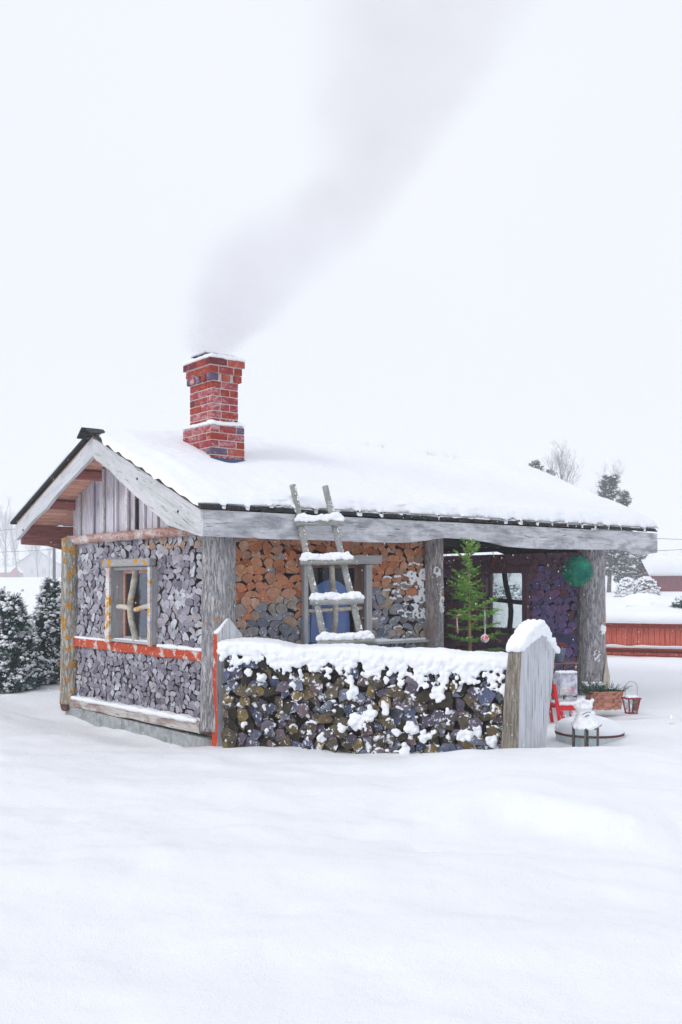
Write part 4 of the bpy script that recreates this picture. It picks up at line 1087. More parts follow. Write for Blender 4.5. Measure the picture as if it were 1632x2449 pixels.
# clumps of snow caught between the logs
mb = MB(); rg = random.Random(92)
def clump(x, z, n, sp, r0, y0=-0.05):
    for i in range(n):
        a = rg.uniform(0, 2 * PI); q = rg.random() ** 0.7 * sp
        mb.ball((x + q * math.cos(a) * 0.8, y0 + rg.uniform(-0.015, 0.02), z + q * math.sin(a)), r0 * rg.uniform(0.55, 1.15), n=7, m=5, sq=(1, 0.75, 1))
for i in range(150):
    x = rg.uniform(0.05, SL); k = rg.random() ** 1.6; z = stop(x) - 0.06 - 0.16 * k * (1 + 0.5 * sst(1.2, 2.4, x)); r = rg.uniform(0.014, 0.034) * (1.15 - 0.5 * k)
    for j in range(rg.randrange(2, 6)): mb.ball((x + rg.gauss(0, .018), -0.055 + rg.uniform(-.01, .01), z + rg.gauss(0, .022)), r, n=7, m=5, sq=(1, 0.8, 1.1))
for (_, q, (cx, cz), prot, tn) in slogs:
    d = 0.36 + 0.30 * sst(1.0, 2.0, cx) + 0.22 * sst(0.6, 0.95, cz) + 0.25 * (noise.noise(Vector((cx * 3, cz * 3, 2))))
    if rg.random() < d:
        zt_ = max(p[1] for p in q)
        if rg.random() < 0.55:      # thin line of snow on top of one log
            w = max(p[0] for p in q); 
            for i in range(9): t = rg.uniform(-0.8, 0.8); mb.ball((cx + t * w, -prot - 0.004, cz + zt_ - 0.012 - 0.35 * abs(t) * zt_), rg.uniform(0.008, 0.015), sq=(1.4, 0.9, 0.8))
        else: clump(cx, cz + zt_ * 0.4, rg.randrange(5, 16), 0.042, 0.015, -prot - 0.008)
for (px, py, n, sp, r0) in ((1060, 1660, 40, 0.075, 0.03), (870, 1725, 60, 0.085, 0.034), (905, 1705, 40, 0.06, 0.034), (940, 1690, 26, 0.05, 0.03), (862, 1655, 44, 0.06, 0.024), (858, 1625, 22, 0.04, 0.022), (1000, 1740, 34, 0.07, 0.028), (1030, 1760, 30, 0.07, 0.026), (1130, 1755, 30, 0.05, 0.028), (1150, 1745, 24, 0.04, 0.028), (1115, 1760, 22, 0.04, 0.026), (985, 1790, 26, 0.05, 0.026), (790, 1765, 20, 0.05, 0.026), (835, 1740, 16, 0.04, 0.024), (1215, 1650, 30, 0.05, 0.032), (720, 1640, 16, 0.04, 0.02), (610, 1610, 16, 0.04, 0.024), (640, 1620, 20, 0.05, 0.026), (680, 1590, 20, 0.05, 0.024), (1040, 1600, 24, 0.06, 0.024), (1185, 1770, 24, 0.06, 0.026), (1085, 1700, 12, 0.03, 0.02), (965, 1750, 16, 0.04, 0.024), (600, 1730, 10, 0.03, 0.018), (655, 1745, 10, 0.03, 0.018)):
    x = (px - 540) / 660 * 2.9; Y = 10.60 - 0.60 * x / 2.93
    clump(x, CAMZ + (HY - py) / F * Y, n, sp, r0)
remesh_obj(mb, 'snow_clumps', SNOW, stack, 0.009, sm=2, nz=0.020, nsc=20)['kind'] = 'stuff'

# end boards
def pointed(name, w, th, h, apex, hs, loc, rz, mats, lean=0.0, lab=None, cat=None, base=0.0, hw=None):
    """board standing on end: face width w along X, thickness th along Y, pointed top"""
    n = 18; vs = []; fs = []; mi = []
    hw = hw or w
    outl = lambda t: (w + (hw - w) * t)
    prof = []
    for i in range(n + 1):
        t = i / n; z = -0.3 + (hs[0] + 0.3) * t; prof.append((-outl(t) / 2 + 0.012 * noise.noise(Vector((z * 2.2, loc[0], 0))) + lean * z, z))
    prof.append((apex * hw + lean * h, h))
    for i in range(n + 1):
        t = 1 - i / n; z = -0.3 + (hs[1] + 0.3) * t; prof.append((outl(t) / 2 + 0.012 * noise.noise(Vector((z * 2.0, loc[1] + 9, 0))) + lean * z, z))
    m = len(prof); b = th * 0.07
    for (y, s) in ((0, 0.985), (b, 1.0), (th - b, 1.0), (th, 0.985)):
        for (x, z) in prof: vs.append((lean * z + (x - lean * z) * s, y, z - (0.01 if s < 1 and z > hs[0] - 0.05 else 0)))
    fs.append(tuple(range(m))); mi.append(0); fs.append(tuple(3 * m + k for k in reversed(range(m)))); mi.append(0)
    for r in range(3):
        for k in range(m):
            k2 = (k + 1) % m; left = k < n; fs.append((r * m + k, (r + 1) * m + k, (r + 1) * m + k2, r * m + k2)); mi.append(1 if left else 2)
    mb = MB(); mb.v = vs; mb.f = fs; mb.m = mi
    return mb.build(name, mats, None, loc, (0, 0, rz))
lb_root = empty('end_board', (-1.33, 10.74, 0), R(38))
tag(lb_root, 'pointed grey plank with a flaking red edge at the left end of the firewood stack', 'plank')
REDZ = mat_wood('red_plank_edge', (0.45, 0.36, 0.33), (0.6, 0.5, 0.47), (0.72, 0.66, 0.64), paint=(0.58, 0.07, 0.03), paint_cut=0.40, sc=7, axis=2)
o = pointed('board', 0.32, 0.11, 1.335, -0.02, (1.155, 1.145), (0.16, 0, 0), 0, [PALEPOST, REDZ, PALEPOST]); o.parent = lb_root
mb = MB()
for i in range(140):
    t = rnd.random(); mb.ball((0.01 + 0.135 * t, rnd.uniform(0.0, 0.10), 1.165 + 0.165 * t), 0.016)
remesh_obj(mb, 'board_snow', SNOW, lb_root, 0.009, sm=2)
rb_root = empty('end_post', (1.70, 9.70, 0), R(36))
tag(rb_root, 'broad leaning split log with pointed top and snow hood right of the stack', 'post')
o = pointed('split_log', 0.36, 0.24, 1.235, 0.10, (1.05, 1.04), (0.20, 0, 0), 0, [PALEPOST, BARKSIDE, BARKSIDE], lean=0.10, hw=0.49); o.parent = rb_root  # leaning outwards
for v_ in o.data.vertices: v_.co.y *= 1 - 0.30 * max(0, v_.co.z) / 1.2
mb = MB(); rg = random.Random(15)
for i in range(1700):
    t = rg.uniform(-0.27, 0.27); y = rg.uniform(-0.012, 0.18); c = 0.20 + 0.11
    ap = 0.05; zz = 1.225 - 0.56 * max(0, ap - t) - 0.95 * max(0, t - ap); zz = min(zz, 1.205)
    th_ = 0.035 + 0.10 * max(0, 1 - ((t + 0.02) / 0.27) ** 2)
    mb.ball((c + t, y, zz + rg.random() * th_ - 0.012), 0.024, n=6, m=4)
remesh_obj(mb, 'snow_hood', SNOW, rb_root, 0.011, sm=3, nz=0.008, nsc=14)

# ------------------------------------------------------------------ ladder
ladder = empty('ladder', W(772, 1720, 10.78))
tag(ladder, 'rustic pole ladder with snow on its rungs leaning against the eave', 'ladder')
L0 = Vector(ladder.location)
def rail(p_top, p_low, nm):
    a, b = W(*p_top), W(*p_low); d = (b - a); c = a + d * ((0.0 - a.z) / d.z)
    pts = []; 
    for i in range(15):
        t = i / 14; p = a.lerp(c, t); pts.append(p - L0 + Vector((0.010 * noise.noise(Vector((t * 5, p_top[0], 0))), 0, 0)))
    mb = MB(); mb.tube(pts, [0.035 + 0.004 * t / 14 for t in range(15)], 14); o = mb.build(nm, LADW, ladder, autos=50)
    # powder on the rail's upper right side
    sb = MB(); rg = random.Random(p_top[0])
    for i in range(150):
        t = rg.random() * 0.66; p = a.lerp(c, t) - L0
        sb.ball((p.x + 0.018 + rg.uniform(-0.012, 0.012), p.y - 0.020 + rg.uniform(-.004, .004), p.z), rg.uniform(0.007, 0.014))
    remesh_obj(sb, 'rail_snow', SNOW, ladder, 0.008, sm=0, nz=0.006, nsc=40)['kind'] = 'stuff'
    return a, c
ra = rail((700, 1160, 11.14), (772, 1513, 10.86), 'rail')
rb = rail((778, 1163, 11.20), (860, 1506, 10.92), 'rail')
for k, (x0, x1, y, Y, th) in enumerate(((707, 823, 1251, 11.02, 0.033), (718, 844, 1344, 10.94, 0.034), (741, 870, 1439, 10.88, 0.035), (758, 895, 1535, 10.80, 0.038))):
    a, b = W(x0, y + 1, Y) - L0, W(x1, y - 2, Y + 0.03) - L0
    mb = MB(); mb.tube([a.lerp(b, t) + Vector((0, 0, 0.004 * math.sin(t * 5 + k))) for t in np.linspace(0, 1, 9)], [th * (1 + 0.05 * math.sin(t * 3 + k)) for t in range(9)], 14)
    mb.build('rung', LADW, ladder, autos=50)
    sb = MB(); rg = random.Random(k)
    for i in range(330):
        t = rg.uniform(0.01, 0.99); p = a.lerp(b, t); e = min(t, 1 - t)
        hh = 0.058 * min(1, (e / 0.10) ** 0.5) * (1 + 0.3 * noise.noise(Vector((t * 4, k, 0))))
        if (0.02 < t < 0.2) or (0.75 < t < 0.93): hh += 0.012
        sb.ball((p.x, p.y + rg.uniform(-0.028, 0.03), p.z + th * 0.75 + rg.random() * hh), 0.020, n=7, m=5, sq=(1.1, 1, 0.9))
    remesh_obj(sb, 'rung_snow', SNOW, ladder, 0.009, sm=2, nz=0.006, nsc=20)

#@@PART2
# ------------------------------------------------------------------ conifer in the porch
def needle_twig(mb, p0, p1, nl, step, rg, mi=0, both=True):
    d = (p1 - p0); L = d.length
    if L < 1e-4: return
    d.normalize(); a = d.cross(Vector((0, 0, 1)))
    if a.length < 0.1: a = Vector((1, 0, 0))
    a.normalize(); c = a.cross(d)
    n = max(2, int(L / step))
    for i in range(n):
        t = i / n; p = p0 + d * (L * t)
        for k in range(3):
            an = rg.uniform(-0.9, PI + 0.9); dr = (a * math.cos(an) + c * math.sin(an)) * 0.85 + d * 0.6; dr.normalize()
            l = nl * rg.uniform(0.7, 1.15) * (1 - 0.35 * t); w = dr.cross(d).normalized() * nl * 0.10
            mb.add([p - w, p + w, p + dr * l], [(0, 1, 2)], mi)
def spruce(name, base, H, rad, seed, mats, nwh=14, nl=0.030, step=0.0040, tilt0=-0.15, tilt1=0.9, label='', cat='', skip=0.0):
    rg = random.Random(seed); root = empty(name, base); tag(root, label, cat)
    mb = MB(); mb.tube([(0.0, 0, -0.1), (0.01, 0, H * 0.4), (-0.005, 0, H * 0.8), (0, 0, H)], [H * 0.014, H * 0.010, H * 0.006, H * 0.003], 8); mb.build('trunk', mats[1], root, smooth=True)
    nb = MB(); wb = MB()
    z = H * 0.06; wz = []
    while z < H * 0.97:
        wz.append(z); z += (H - z) * 0.070 + H * 0.020
    for z in wz:
        t = 1 - z / H; L0_ = rad * (0.16 + 0.84 * t ** 0.8); n = 5 if t > 0.25 else 4; a0 = rg.uniform(0, 6)
        for k in range(n):
            if rg.random() < skip: continue
            a = a0 + 2 * PI * k / n + rg.uniform(-.3, .3); L = L0_ * rg.uniform(0.45, 1.2); ti = tilt1 + (tilt0 - tilt1) * min(1, t * 1.25)
            dr = Vector((math.cos(a), math.sin(a), ti)).normalized(); p0 = Vector((0, 0, z)); p1 = p0 + dr * L * 0.55; p2 = p0 + dr * L + Vector((0, 0, 0.12 * L))
            wb.tube([p0, p1, p2], [0.005, 0.0035, 0.002], 5)
            needle_twig(nb, p0 + dr * 0.02, p1, nl, step, rg); needle_twig(nb, p1, p2, nl, step, rg)
            side = dr.cross(Vector((0, 0, 1))).normalized(); m = max(3, int(L / 0.058))
            for j in range(1, m):
                q = j / m; s = p0.lerp(p2, q); l = L * 0.50 * (1 - q * 0.6) * rg.uniform(0.6, 1.2)
                for sg in (-1, 1):
                    e = s + (dr * 0.75 + side * sg * 0.8 + Vector((0, 0, rg.uniform(-.45, .10)))).normalized() * l
                    needle_twig(nb, s, e, nl * 0.95, step * 1.25, rg)
    needle_twig(nb, Vector((0, 0, H * 0.80)), Vector((0, 0, H)), nl, step * 1.2, rg)
    wb.build('branches', mats[1], root)['kind'] = 'stuff'; nb.build('needles', mats[0], root)['kind'] = 'stuff'
    return root
def mat_leaf(name, a, b, trans=0.2):
    t = NT(name); col = t.ramp(t.noise(t.scaled((1, 1, 1)), 7, 3), [(0.3, a), (0.7, b)])
    return t.set(col, 0.6, 0.25)
NGREEN = mat_leaf('spruce_needles', (0.10, 0.30, 0.06), (0.30, 0.55, 0.10)); NDARK = mat_leaf('dark_spruce_needles', (0.014, 0.055, 0.035), (0.04, 0.12, 0.06))
TRUNK = mat_plain('spruce_trunk', (0.30, 0.20, 0.11), 0.9)
tree_base = W(1122, 1600, 12.45); tree_base.z = 0.02
tr = spruce('spruce_tree', tree_base, 2.23, 0.64, 7, (NGREEN, TRUNK), tilt0=-0.22, tilt1=0.8, skip=0.24, label='small bright green spruce standing at the porch opening, hung with ornaments', cat='spruce tree')
# loose dark boughs round its foot
bo = empty('spruce_boughs', W(1140, 1575, 12.15)); tag(bo, 'heap of dark spruce boughs round the foot of the small spruce', 'spruce boughs')
mb = MB(); rg = random.Random(44)
for i in range(46):
    a = rg.uniform(0, 2 * PI); L = rg.uniform(0.22, 0.52); z0 = rg.uniform(-0.30, 0.02)
    s = Vector((rg.uniform(-.1, .1), rg.uniform(-.08, .08), z0)); e = s + Vector((math.cos(a) * L, math.sin(a) * L * 0.5, 0.16 * L + rg.uniform(-.05, .08)))
    needle_twig(mb, s, e, 0.028, 0.006, rg)
    d = (e - s).normalized(); sd = d.cross(Vector((0, 0, 1))).normalized()
    for j in range(5):
        q = s.lerp(e, 0.25 + 0.15 * j)
        for sg in (-1, 1): needle_twig(mb, q, q + (d * 0.8 + sd * sg * 0.8 + Vector((0, 0, .1))) * L * 0.26, 0.024, 0.007, rg)
mb.build('boughs', mat_leaf('bough_needles', (0.022, 0.07, 0.025), (0.085, 0.16, 0.045)), bo)['kind'] = 'stuff'
# candy cane and bauble
cp = W(1102, 1478, 12.30)
t = NT('candy_stripes'); w_ = t.n('ShaderNodeTexWave'); w_.wave_type = 'BANDS'; w_.bands_direction = 'DIAGONAL'; w_.inputs['Scale'].default_value = 22; w_.inputs['Distortion'].default_value = 0
t.link(t.tc, w_.inputs['Vector']); CANDY = t.set(t.ramp(w_.outputs['Fac'], [(0.45, (0.65, 0.02, 0.03)), (0.55, (0.85, 0.82, 0.82))]), 0.3, 0.5)
mb = MB(); pts = [(-0.035, 0, -0.19), (-0.04, 0, -0.10), (-0.045, 0, -0.02)] + [(-0.012 - 0.033 * math.cos(t_), 0, 0.005 + 0.035 * math.sin(t_)) for t_ in np.linspace(0, 2.9, 8)]
mb.tube(pts, 0.0105, 10); o = mb.build('candy_cane', CANDY, None, cp, smooth=True); tag(o, 'red and white striped candy cane hanging on the small spruce', 'candy cane')
bp = W(1160, 1527, 12.15); bb = empty('bauble', bp); tag(bb, 'red and white glass bauble hanging from the small spruce', 'bauble')
mb = MB(); mb.ball((0, 0, 0), 0.053, n=24, m=16); t = NT('bauble_glass'); col = t.ramp(t.noise(t.tc, 22, 4, 0.6, 0.5), [(0.46, (0.72, 0.72, 0.78)), (0.54, (0.70, 0.03, 0.06))]); BAU = t.set(col, 0.15, 0.6)
mb.build('ball', BAU, bb, smooth=True)
mb = MB(); mb.lathe([(0.0, 0.065), (0.012, 0.065), (0.013, 0.048), (0.013, 0.045)], 10); mb.build('cap', mat_plain('silver_cap', (0.6, 0.6, 0.62), 0.3, 0.5, 0.1, 5, 0.8), bb)
mb = MB(); mb.tube([(0, 0, 0.065), (-0.008, 0, 0.20), (0.0, 0.0, 0.36)], 0.0028, 5); mb.tube([(0.004, 0, 0.065), (0.012, 0, 0.20), (0.0, 0.0, 0.36)], 0.0028, 5); mb.build('string', mat_plain('pale_string', (0.55, 0.6, 0.65)), bb)

# moss ball hanging at the corner post
gp = W(1380, 1366, 14.35); gb = empty('hanging_moss_ball', gp); tag(gb, 'round green moss ball with painted teal flare tint hanging beside the porch corner post', 'hanging plant')
mb = MB(); rg = random.Random(8); mb.ball((0, 0, 0), 0.175, n=20, m=14)
for i in range(6500):
    v = Vector((rg.gauss(0, 1), rg.gauss(0, 1), rg.gauss(0, 1))).normalized(); p = v * rg.uniform(0.165, 0.205) * (1 + 0.12 * noise.noise(v * 3)); u_ = v.orthogonal().normalized(); u_.rotate(Matrix.Rotation(rg.uniform(0, 6.28), 3, v))
    e = p + v * rg.uniform(0.01, 0.03) + u_ * rg.uniform(0.008, 0.026); w_ = v.cross(u_) * 0.005; mb.add([p - w_, p + w_, e], [(0, 1, 2)], 0)
mb.build('moss', mat_leaf('flare_tinted_moss', (0.01, 0.22, 0.20), (0.05, 0.46, 0.28)), gb)['kind'] = 'stuff'  # green moss with a teal lens flare tint painted in
mb = MB(); mb.tube([(0, 0, 0.18), (0.01, 0, 0.30), (0, 0, 0.44)], 0.004, 6); mb.build('cord', BROWNW, gb)
# wooden ring on the porch wall
rp = CM @ Vector((6.29, 1.70, 2.02)); rn_ = empty('bark_wreath', rp, A - PI / 2); tag(rn_, 'oval rust brown twig wreath above the porch window', 'wreath')
mb = MB()
for k in range(4):
    pts = [(0.125 * math.cos(t_) + 0.008 * math.sin(5 * t_ + k * 1.6), -0.01 + 0.014 * math.cos(4 * t_ + k * 1.6), 0.125 * math.sin(t_) + 0.008 * math.cos(6 * t_ + k)) for t_ in np.linspace(0, 2 * PI, 40)]
    mb.tube(pts, 0.013, 6, cap=False)
mb.build('twigs', mat_plain('wreath_twig', (0.30, 0.11, 0.09), 0.9, 0.1, 0.4, 20), rn_, smooth=True)
# window box with heather under the porch window
wb_ = empty('window_box', CM @ Vector((6.26, 1.70, 0.80)), A - PI / 2); tag(wb_, 'dark window box with evergreen sprigs under the porch window', 'planter')
boxp = MB(); boxp.box((0, 0, 0), (0.95, 0.16, 0.16)); boxp.build('box', DKF, wb_)
mb = MB(); rg = random.Random(3)
for i in range(70):
    s = Vector((rg.uniform(-.45, .45), rg.uniform(-.06, .06), 0.07)); e = s + Vector((rg.uniform(-.08, .08), rg.uniform(-.05, .05), rg.uniform(0.06, 0.17))); needle_twig(mb, s, e, 0.022, 0.009, rg)
mb.build('sprigs', NDARK, wb_)['kind'] = 'stuff'

# ------------------------------------------------------------------ bench with bucket
REDP = mat_plain('red_paint', (0.66, 0.012, 0.025), 0.45, 0.4, 0.15, 12)
bench_p = W(1338, 1630, 13.8); bench_p.z = 0.05
be = empty('plant_bench', bench_p, R(20)); tag(be, 'small brown slatted bench carrying a bucket beside the porch post', 'bench')
BENW = mat_wood('bench_wood', (0.14, 0.07, 0.06), (0.26, 0.14, 0.12), (0.36, 0.22, 0.18))
for i, y in enumerate((-0.11, 0, 0.11)): plank('slat', 0.42, 0.10, 0.022, BENW, be, T(-0.21, y, 0.56) @ RX(PI / 2), 0.002, i, seg=3)
for x in (-0.17, 0.17):
    for y in (-0.13, 0.13): mb = MB(); mb.box((0, 0, 0.275), (0.035, 0.035, 0.55)); mb.build('leg', BENW, be, (x, y, 0))
plank('rail', 0.36, 0.04, 0.02, BENW, be, T(-0.18, -0.14, 0.42), 0.002, 7, seg=3)
bu = empty('bucket', W(1337, 1582, 13.68)); tag(bu, 'weathered blue grey metal bucket with rusty blooms on the small bench', 'bucket')
METB = mat_plain('dull_zinc', (0.17, 0.21, 0.30), 0.55, 0.4, 0.3, 8, 0.3)
mb = MB(); mb.lathe([(0.0, 0.0), (0.070, 0.0), (0.088, 0.17), (0.093, 0.175), (0.093, 0.185), (0.085, 0.185), (0.068, 0.02)], 24); mb.build('pail', METB, bu, smooth=True)
mb = MB(); rg = random.Random(6)
for i in range(120): mb.ball((rg.gauss(0, .035), rg.gauss(0, .035), 0.18 + rg.uniform(0, 0.07)), rg.uniform(0.006, 0.013), n=5, m=3)
mb.build('flowers', mat_plain('rust_flowers', (0.30, 0.06, 0.05), 0.9, 0.1, 0.5, 30), bu)['kind'] = 'stuff'
mb = MB(); rg = random.Random(61)
fo = empty('fir_sprigs', W(1345, 1612, 13.5)); tag(fo, 'dark fir sprigs lying under the small bench', 'fir sprigs')
for i in range(26):
    a = rg.uniform(0, 6.28); s = Vector((rg.uniform(-.12, .12), 0, rg.uniform(-.05, .05))); needle_twig(mb, s, s + Vector((math.cos(a) * .13, math.sin(a) * .1, rg.uniform(0, .10))), 0.02, 0.006, rg)
mb.build('sprigs', NDARK, fo)['kind'] = 'stuff'

# ------------------------------------------------------------------ red chair with ice lantern
cb = W(1348, 1700, 12.3); cb.z = gz(cb.x, cb.y) - 0.02
ch = empty('red_chair', cb, R(8)); tag(ch, 'small red painted wooden chair with snow on its seat', 'chair')
def bar(mb, a, b, w, d): 
    a, b = Vector(a), Vector(b); dr = b - a; M = dr.to_track_quat('Z', 'Y').to_matrix(); mb.box((a + b) / 2, (w, d, dr.length), M)
SZ = 0.235
for y in (-0.14, 0.14):
    mb = MB(); bar(mb, (-0.17, y, 0.50), (-0.085, y, -0.06), 0.030, 0.035); mb.build('back_post', REDP, ch)
    mb = MB(); bar(mb, (0.13, y, SZ), (0.17, y, -0.06), 0.028, 0.03); mb.build('leg', REDP, ch)
mb = MB(); bar(mb, (-0.10, -0.14, SZ - 0.01), (-0.04, -0.13, 0.06), 0.03, 0.03); mb.build('brace', REDP, ch)
for i in range(4): plank('seat_slat', 0.30, 0.062, 0.016, REDP, ch, T(-0.13, -0.115 + i * 0.077, SZ) @ RX(PI / 2), 0.001, i, seg=2)
for y in (-0.142, 0.142): plank('seat_rail', 0.30, 0.045, 0.018, REDP, ch, T(-0.13, y, SZ - 0.03), 0.001, 4, seg=2)
for z_ in (0.36, 0.46): plank('back_slat', 0.28, 0.045, 0.014, REDP, ch, T(-0.150 - 0.013 * (z_ > .4), -0.14, z_) @ RZ(PI / 2), 0.001, 5, seg=2)
mb = MB(); rg = random.Random(5)
for i in range(260): mb.ball((rg.uniform(-0.10, 0.19), rg.uniform(-0.15, 0.15), SZ + 0.018 + 0.02 * rg.random()), 0.02)
for i in range(240): q = rg.random(); mb.ball((rg.gauss(0.20, 0.045), rg.gauss(-0.05, 0.06), SZ - 0.10 + 0.17 * q), 0.035 * (1.2 - 0.5 * q))
remesh_obj(mb, 'seat_snow', SNOW, ch, 0.010, sm=2, nz=0.006)
ICE = NT('clear_ice'); ICE.t.nodes.remove(ICE.b)
tr_ = ICE.n('ShaderNodeBsdfTransparent'); tr_.inputs[0].default_value = (0.93, 0.95, 1, 1); df = ICE.n('ShaderNodeBsdfPrincipled'); df.inputs['Base Color'].default_value = (0.82, 0.86, 0.95, 1); df.inputs['Roughness'].default_value = 0.18
mx = ICE.n('ShaderNodeMixShader'); fm = ICE.ramp(ICE.noise(ICE.tc, 9, 5, 0.65, 0.6), [(0.40, 0.22), (0.62, 0.75)]); ICE.link(fm, mx.inputs[0]); ICE.link(tr_.outputs[0], mx.inputs[1]); ICE.link(df.outputs[0], mx.inputs[2]); ICE.link(mx.outputs[0], ICE.out.inputs['Surface']); ICE = ICE.mat
il = empty('ice_lantern', W(1353, 1664, 12.25), R(10)); tag(il, 'square ice lantern block with fruit frozen inside on the red chair', 'ice lantern')
bm = bmesh.new(); bmesh.ops.create_cube(bm, size=1); bmesh.ops.scale(bm, vec=(0.255, 0.17, 0.275), verts=bm.verts); bmesh.ops.bevel(bm, geom=list(bm.edges), offset=0.02, segments=2, affect='EDGES')
for v_ in bm.verts: v_.co += Vector((noise.noise(v_.co * 9), noise.noise(v_.co * 9 + Vector((5, 0, 0))), noise.noise(v_.co * 9 + Vector((0, 5, 0))))) * 0.018
me = bpy.data.meshes.new('ice_block'); bm.to_mesh(me); bm.free(); me.materials.append(ICE); o = bpy.data.objects.new('ice_block', me); COL.objects.link(o); o.parent = il; o.location = (0, 0, 0.145)
for nm, c, r, col in (('yellow_apple', (-0.06, -0.03, 0.065), 0.030, (0.62, 0.50, 0.05)), ('red_apple', (0.035, -0.045, 0.06), 0.034, (0.75, 0.16, 0.06)), ('red_apple', (0.08, -0.01, 0.075), 0.030, (0.55, 0.04, 0.10)), ):
    mb = MB(); mb.ball(c, r, n=14, m=10, sq=(1, 1, 0.9)); mb.build(nm, mat_plain(nm + '_skin', col, 0.5, 0.4, 0.25, 20), il, smooth=True)
mb = MB(); mb.lathe([(0, 0.16), (0.033, 0.16), (0.035, 0.02), (0.0, 0.02)], 16); mb.build('candle', mat_plain('candle_wax', (0.85, 0.82, 0.76), 0.5, 0.3, 0.05), il, smooth=True)
mb = MB(); rg = random.Random(2)
for i in range(120): mb.ball((rg.uniform(-0.12, 0.12), rg.uniform(-0.07, 0.07), 0.285 + 0.01 * rg.random()), 0.016)
remesh_obj(mb, 'top_snow', SNOW, il, 0.010, sm=1)

# ------------------------------------------------------------------ wood chip basket
WEAVE = mat_wood('basket_strip', (0.36, 0.13, 0.09), (0.56, 0.25, 0.18), (0.68, 0.36, 0.27), sc=12)
kb = W(1445, 1692, 13.1); kb.z -= 0.02
ba = empty('basket_planter', kb, R(6)); tag(ba, 'woven wood strip basket planted with evergreen sprigs at the foot of the corner post', 'basket')
BW, BD, BH = 0.235, 0.15, 0.235
def bpt(t, z, off=0.0):
    """superellipse outline of the basket, flaring upward"""
    k = 0.86 + 0.14 * z / BH; c, s = math.cos(t), math.sin(t); e = 0.55
    return Vector(((BW * k + off) * math.copysign(abs(c) ** e, c), (BD * k + off) * math.copysign(abs(s) ** e, s), z))
NV = 22
for j in range(5):
    z0 = 0.01 + j * BH / 5; z1 = z0 + BH / 5 - 0.004; mb = MB(); n = 132; vs = []; fs = []
    for i in range(n):
        t_ = 2 * PI * i / n; off = 0.009 * math.cos(t_ * NV / 2 + PI * j)
        for (z_, o_) in ((z0, off - .002), (z0 + .003, off), (z1 - .003, off), (z1, off - .002)): vs.append(bpt(t_, z_, o_))
    for i in range(n):
        i2 = (i + 1) % n
        for r in range(3): fs.append((i * 4 + r, i2 * 4 + r, i2 * 4 + r + 1, i * 4 + r + 1))
    mb.add(vs, fs); mb.build('strip', WEAVE, ba)
for i in range(NV):
    t0 = 2 * PI * (i + 0.5) / NV; mb = MB(); dt = 0.07
    vs = []; 
    for jz in range(11):
        z_ = BH * jz / 10; off = 0.008 * math.cos(t0 * NV / 2 + PI * (z_ / BH * 5 - 0.5)) * -1 + 0.001
        vs += [bpt(t0 - dt, z_, off), bpt(t0 + dt, z_, off)]
    fs = [(2 * q, 2 * q + 1, 2 * q + 3, 2 * q + 2) for q in range(10)]; mb.add(vs, fs); mb.build('upright', WEAVE, ba)
mb = MB(); mb.tube([bpt(t_, BH, 0.002) for t_ in np.linspace(0, 2 * PI, 60)], 0.008, 6, cap=False); mb.build('rim', WEAVE, ba)
mb = MB(); vs = [bpt(t_, BH - 0.03, -0.006) for t_ in np.linspace(0, 2 * PI, 40)[:-1]]; mb.add(vs, [tuple(range(len(vs)))]); mb.build('soil', DARKIN, ba)
mb = MB(); rg = random.Random(19)
for i in range(150):
    x = rg.uniform(-0.30, 0.26); s = Vector((x * 0.85, rg.uniform(-.12, .12), BH - 0.03)); e = s + Vector((x * 0.35 + rg.uniform(-.10, .10), rg.uniform(-.14, .05), rg.uniform(-0.02, 0.14) + (0.05 if x < 0 else 0))); needle_twig(mb, s, e, 0.022, 0.006, rg)
for e in ((0.42, -0.02, 0.36), (0.38, -0.05, 0.30), (0.40, 0.0, 0.24), (0.30, 0, 0.38)): needle_twig(mb, Vector((0.15, 0, BH)), Vector(e), 0.016, 0.014, rg)
mb.build('sprigs', NDARK, ba)['kind'] = 'stuff'
mb = MB()
for i in range(50): mb.ball((rg.uniform(-0.26, 0.0), rg.uniform(-.05, .1), BH + rg.uniform(0.07, 0.12)), rg.uniform(0.008, 0.02), sq=(1.4, 1, 0.6))
mb.build('sprig_snow', SNOW, ba)['kind'] = 'stuff'

# ------------------------------------------------------------------ small red lantern
REDL = mat_plain('wine_red_enamel', (0.32, 0.010, 0.05), 0.4, 0.5, 0.2, 10)
lb = W(1510, 1704, 12.6)
ln = empty('red_lantern', lb, R(14)); tag(ln, 'small wine red candle lantern with crossed wires and a thin handle', 'lantern')
lb.z = CAMZ - (1704 - HY) / F * 12.6
lw0, lw1, lh = 0.050, 0.078, 0.175
for sx_ in (-1, 1):
    for sy_ in (-1, 1):
        mb = MB(); bar(mb, (sx_ * lw0, sy_ * lw0, 0), (sx_ * lw1, sy_ * lw1, lh), 0.016, 0.016); mb.build('corner_post', REDL, ln)
        mb = MB(); 
for k in range(4):
    M = RZ(k * PI / 2)
    mb = MB(); mb.add([(-lw0, -lw0 * 0.97, 0.01), (lw0, -lw0 * 0.97, 0.01), (lw1, -lw1 * 0.97, lh), (-lw1, -lw1 * 0.97, lh)], [(0, 1, 2, 3)]); o = mb.build('pane', GLASSC, ln); o.matrix_local = M
    mb = MB(); mb.tube([(-lw0, -lw0 - .004, 0.02), (lw1, -lw1 - .004, lh - 0.01)], 0.0022, 5); mb.tube([(lw0, -lw0 - .006, 0.02), (-lw1, -lw1 - .006, lh - 0.01)], 0.0022, 5); o = mb.build('wire_cross', DARKW, ln); o.matrix_local = M
mb = MB(); mb.box((0, 0, lh + 0.006), (0.185, 0.185, 0.016)); mb.build('top_rim', REDL, ln)
mb = MB(); mb.box((0, 0, -0.006), (0.12, 0.12, 0.016)); mb.build('base', REDL, ln)
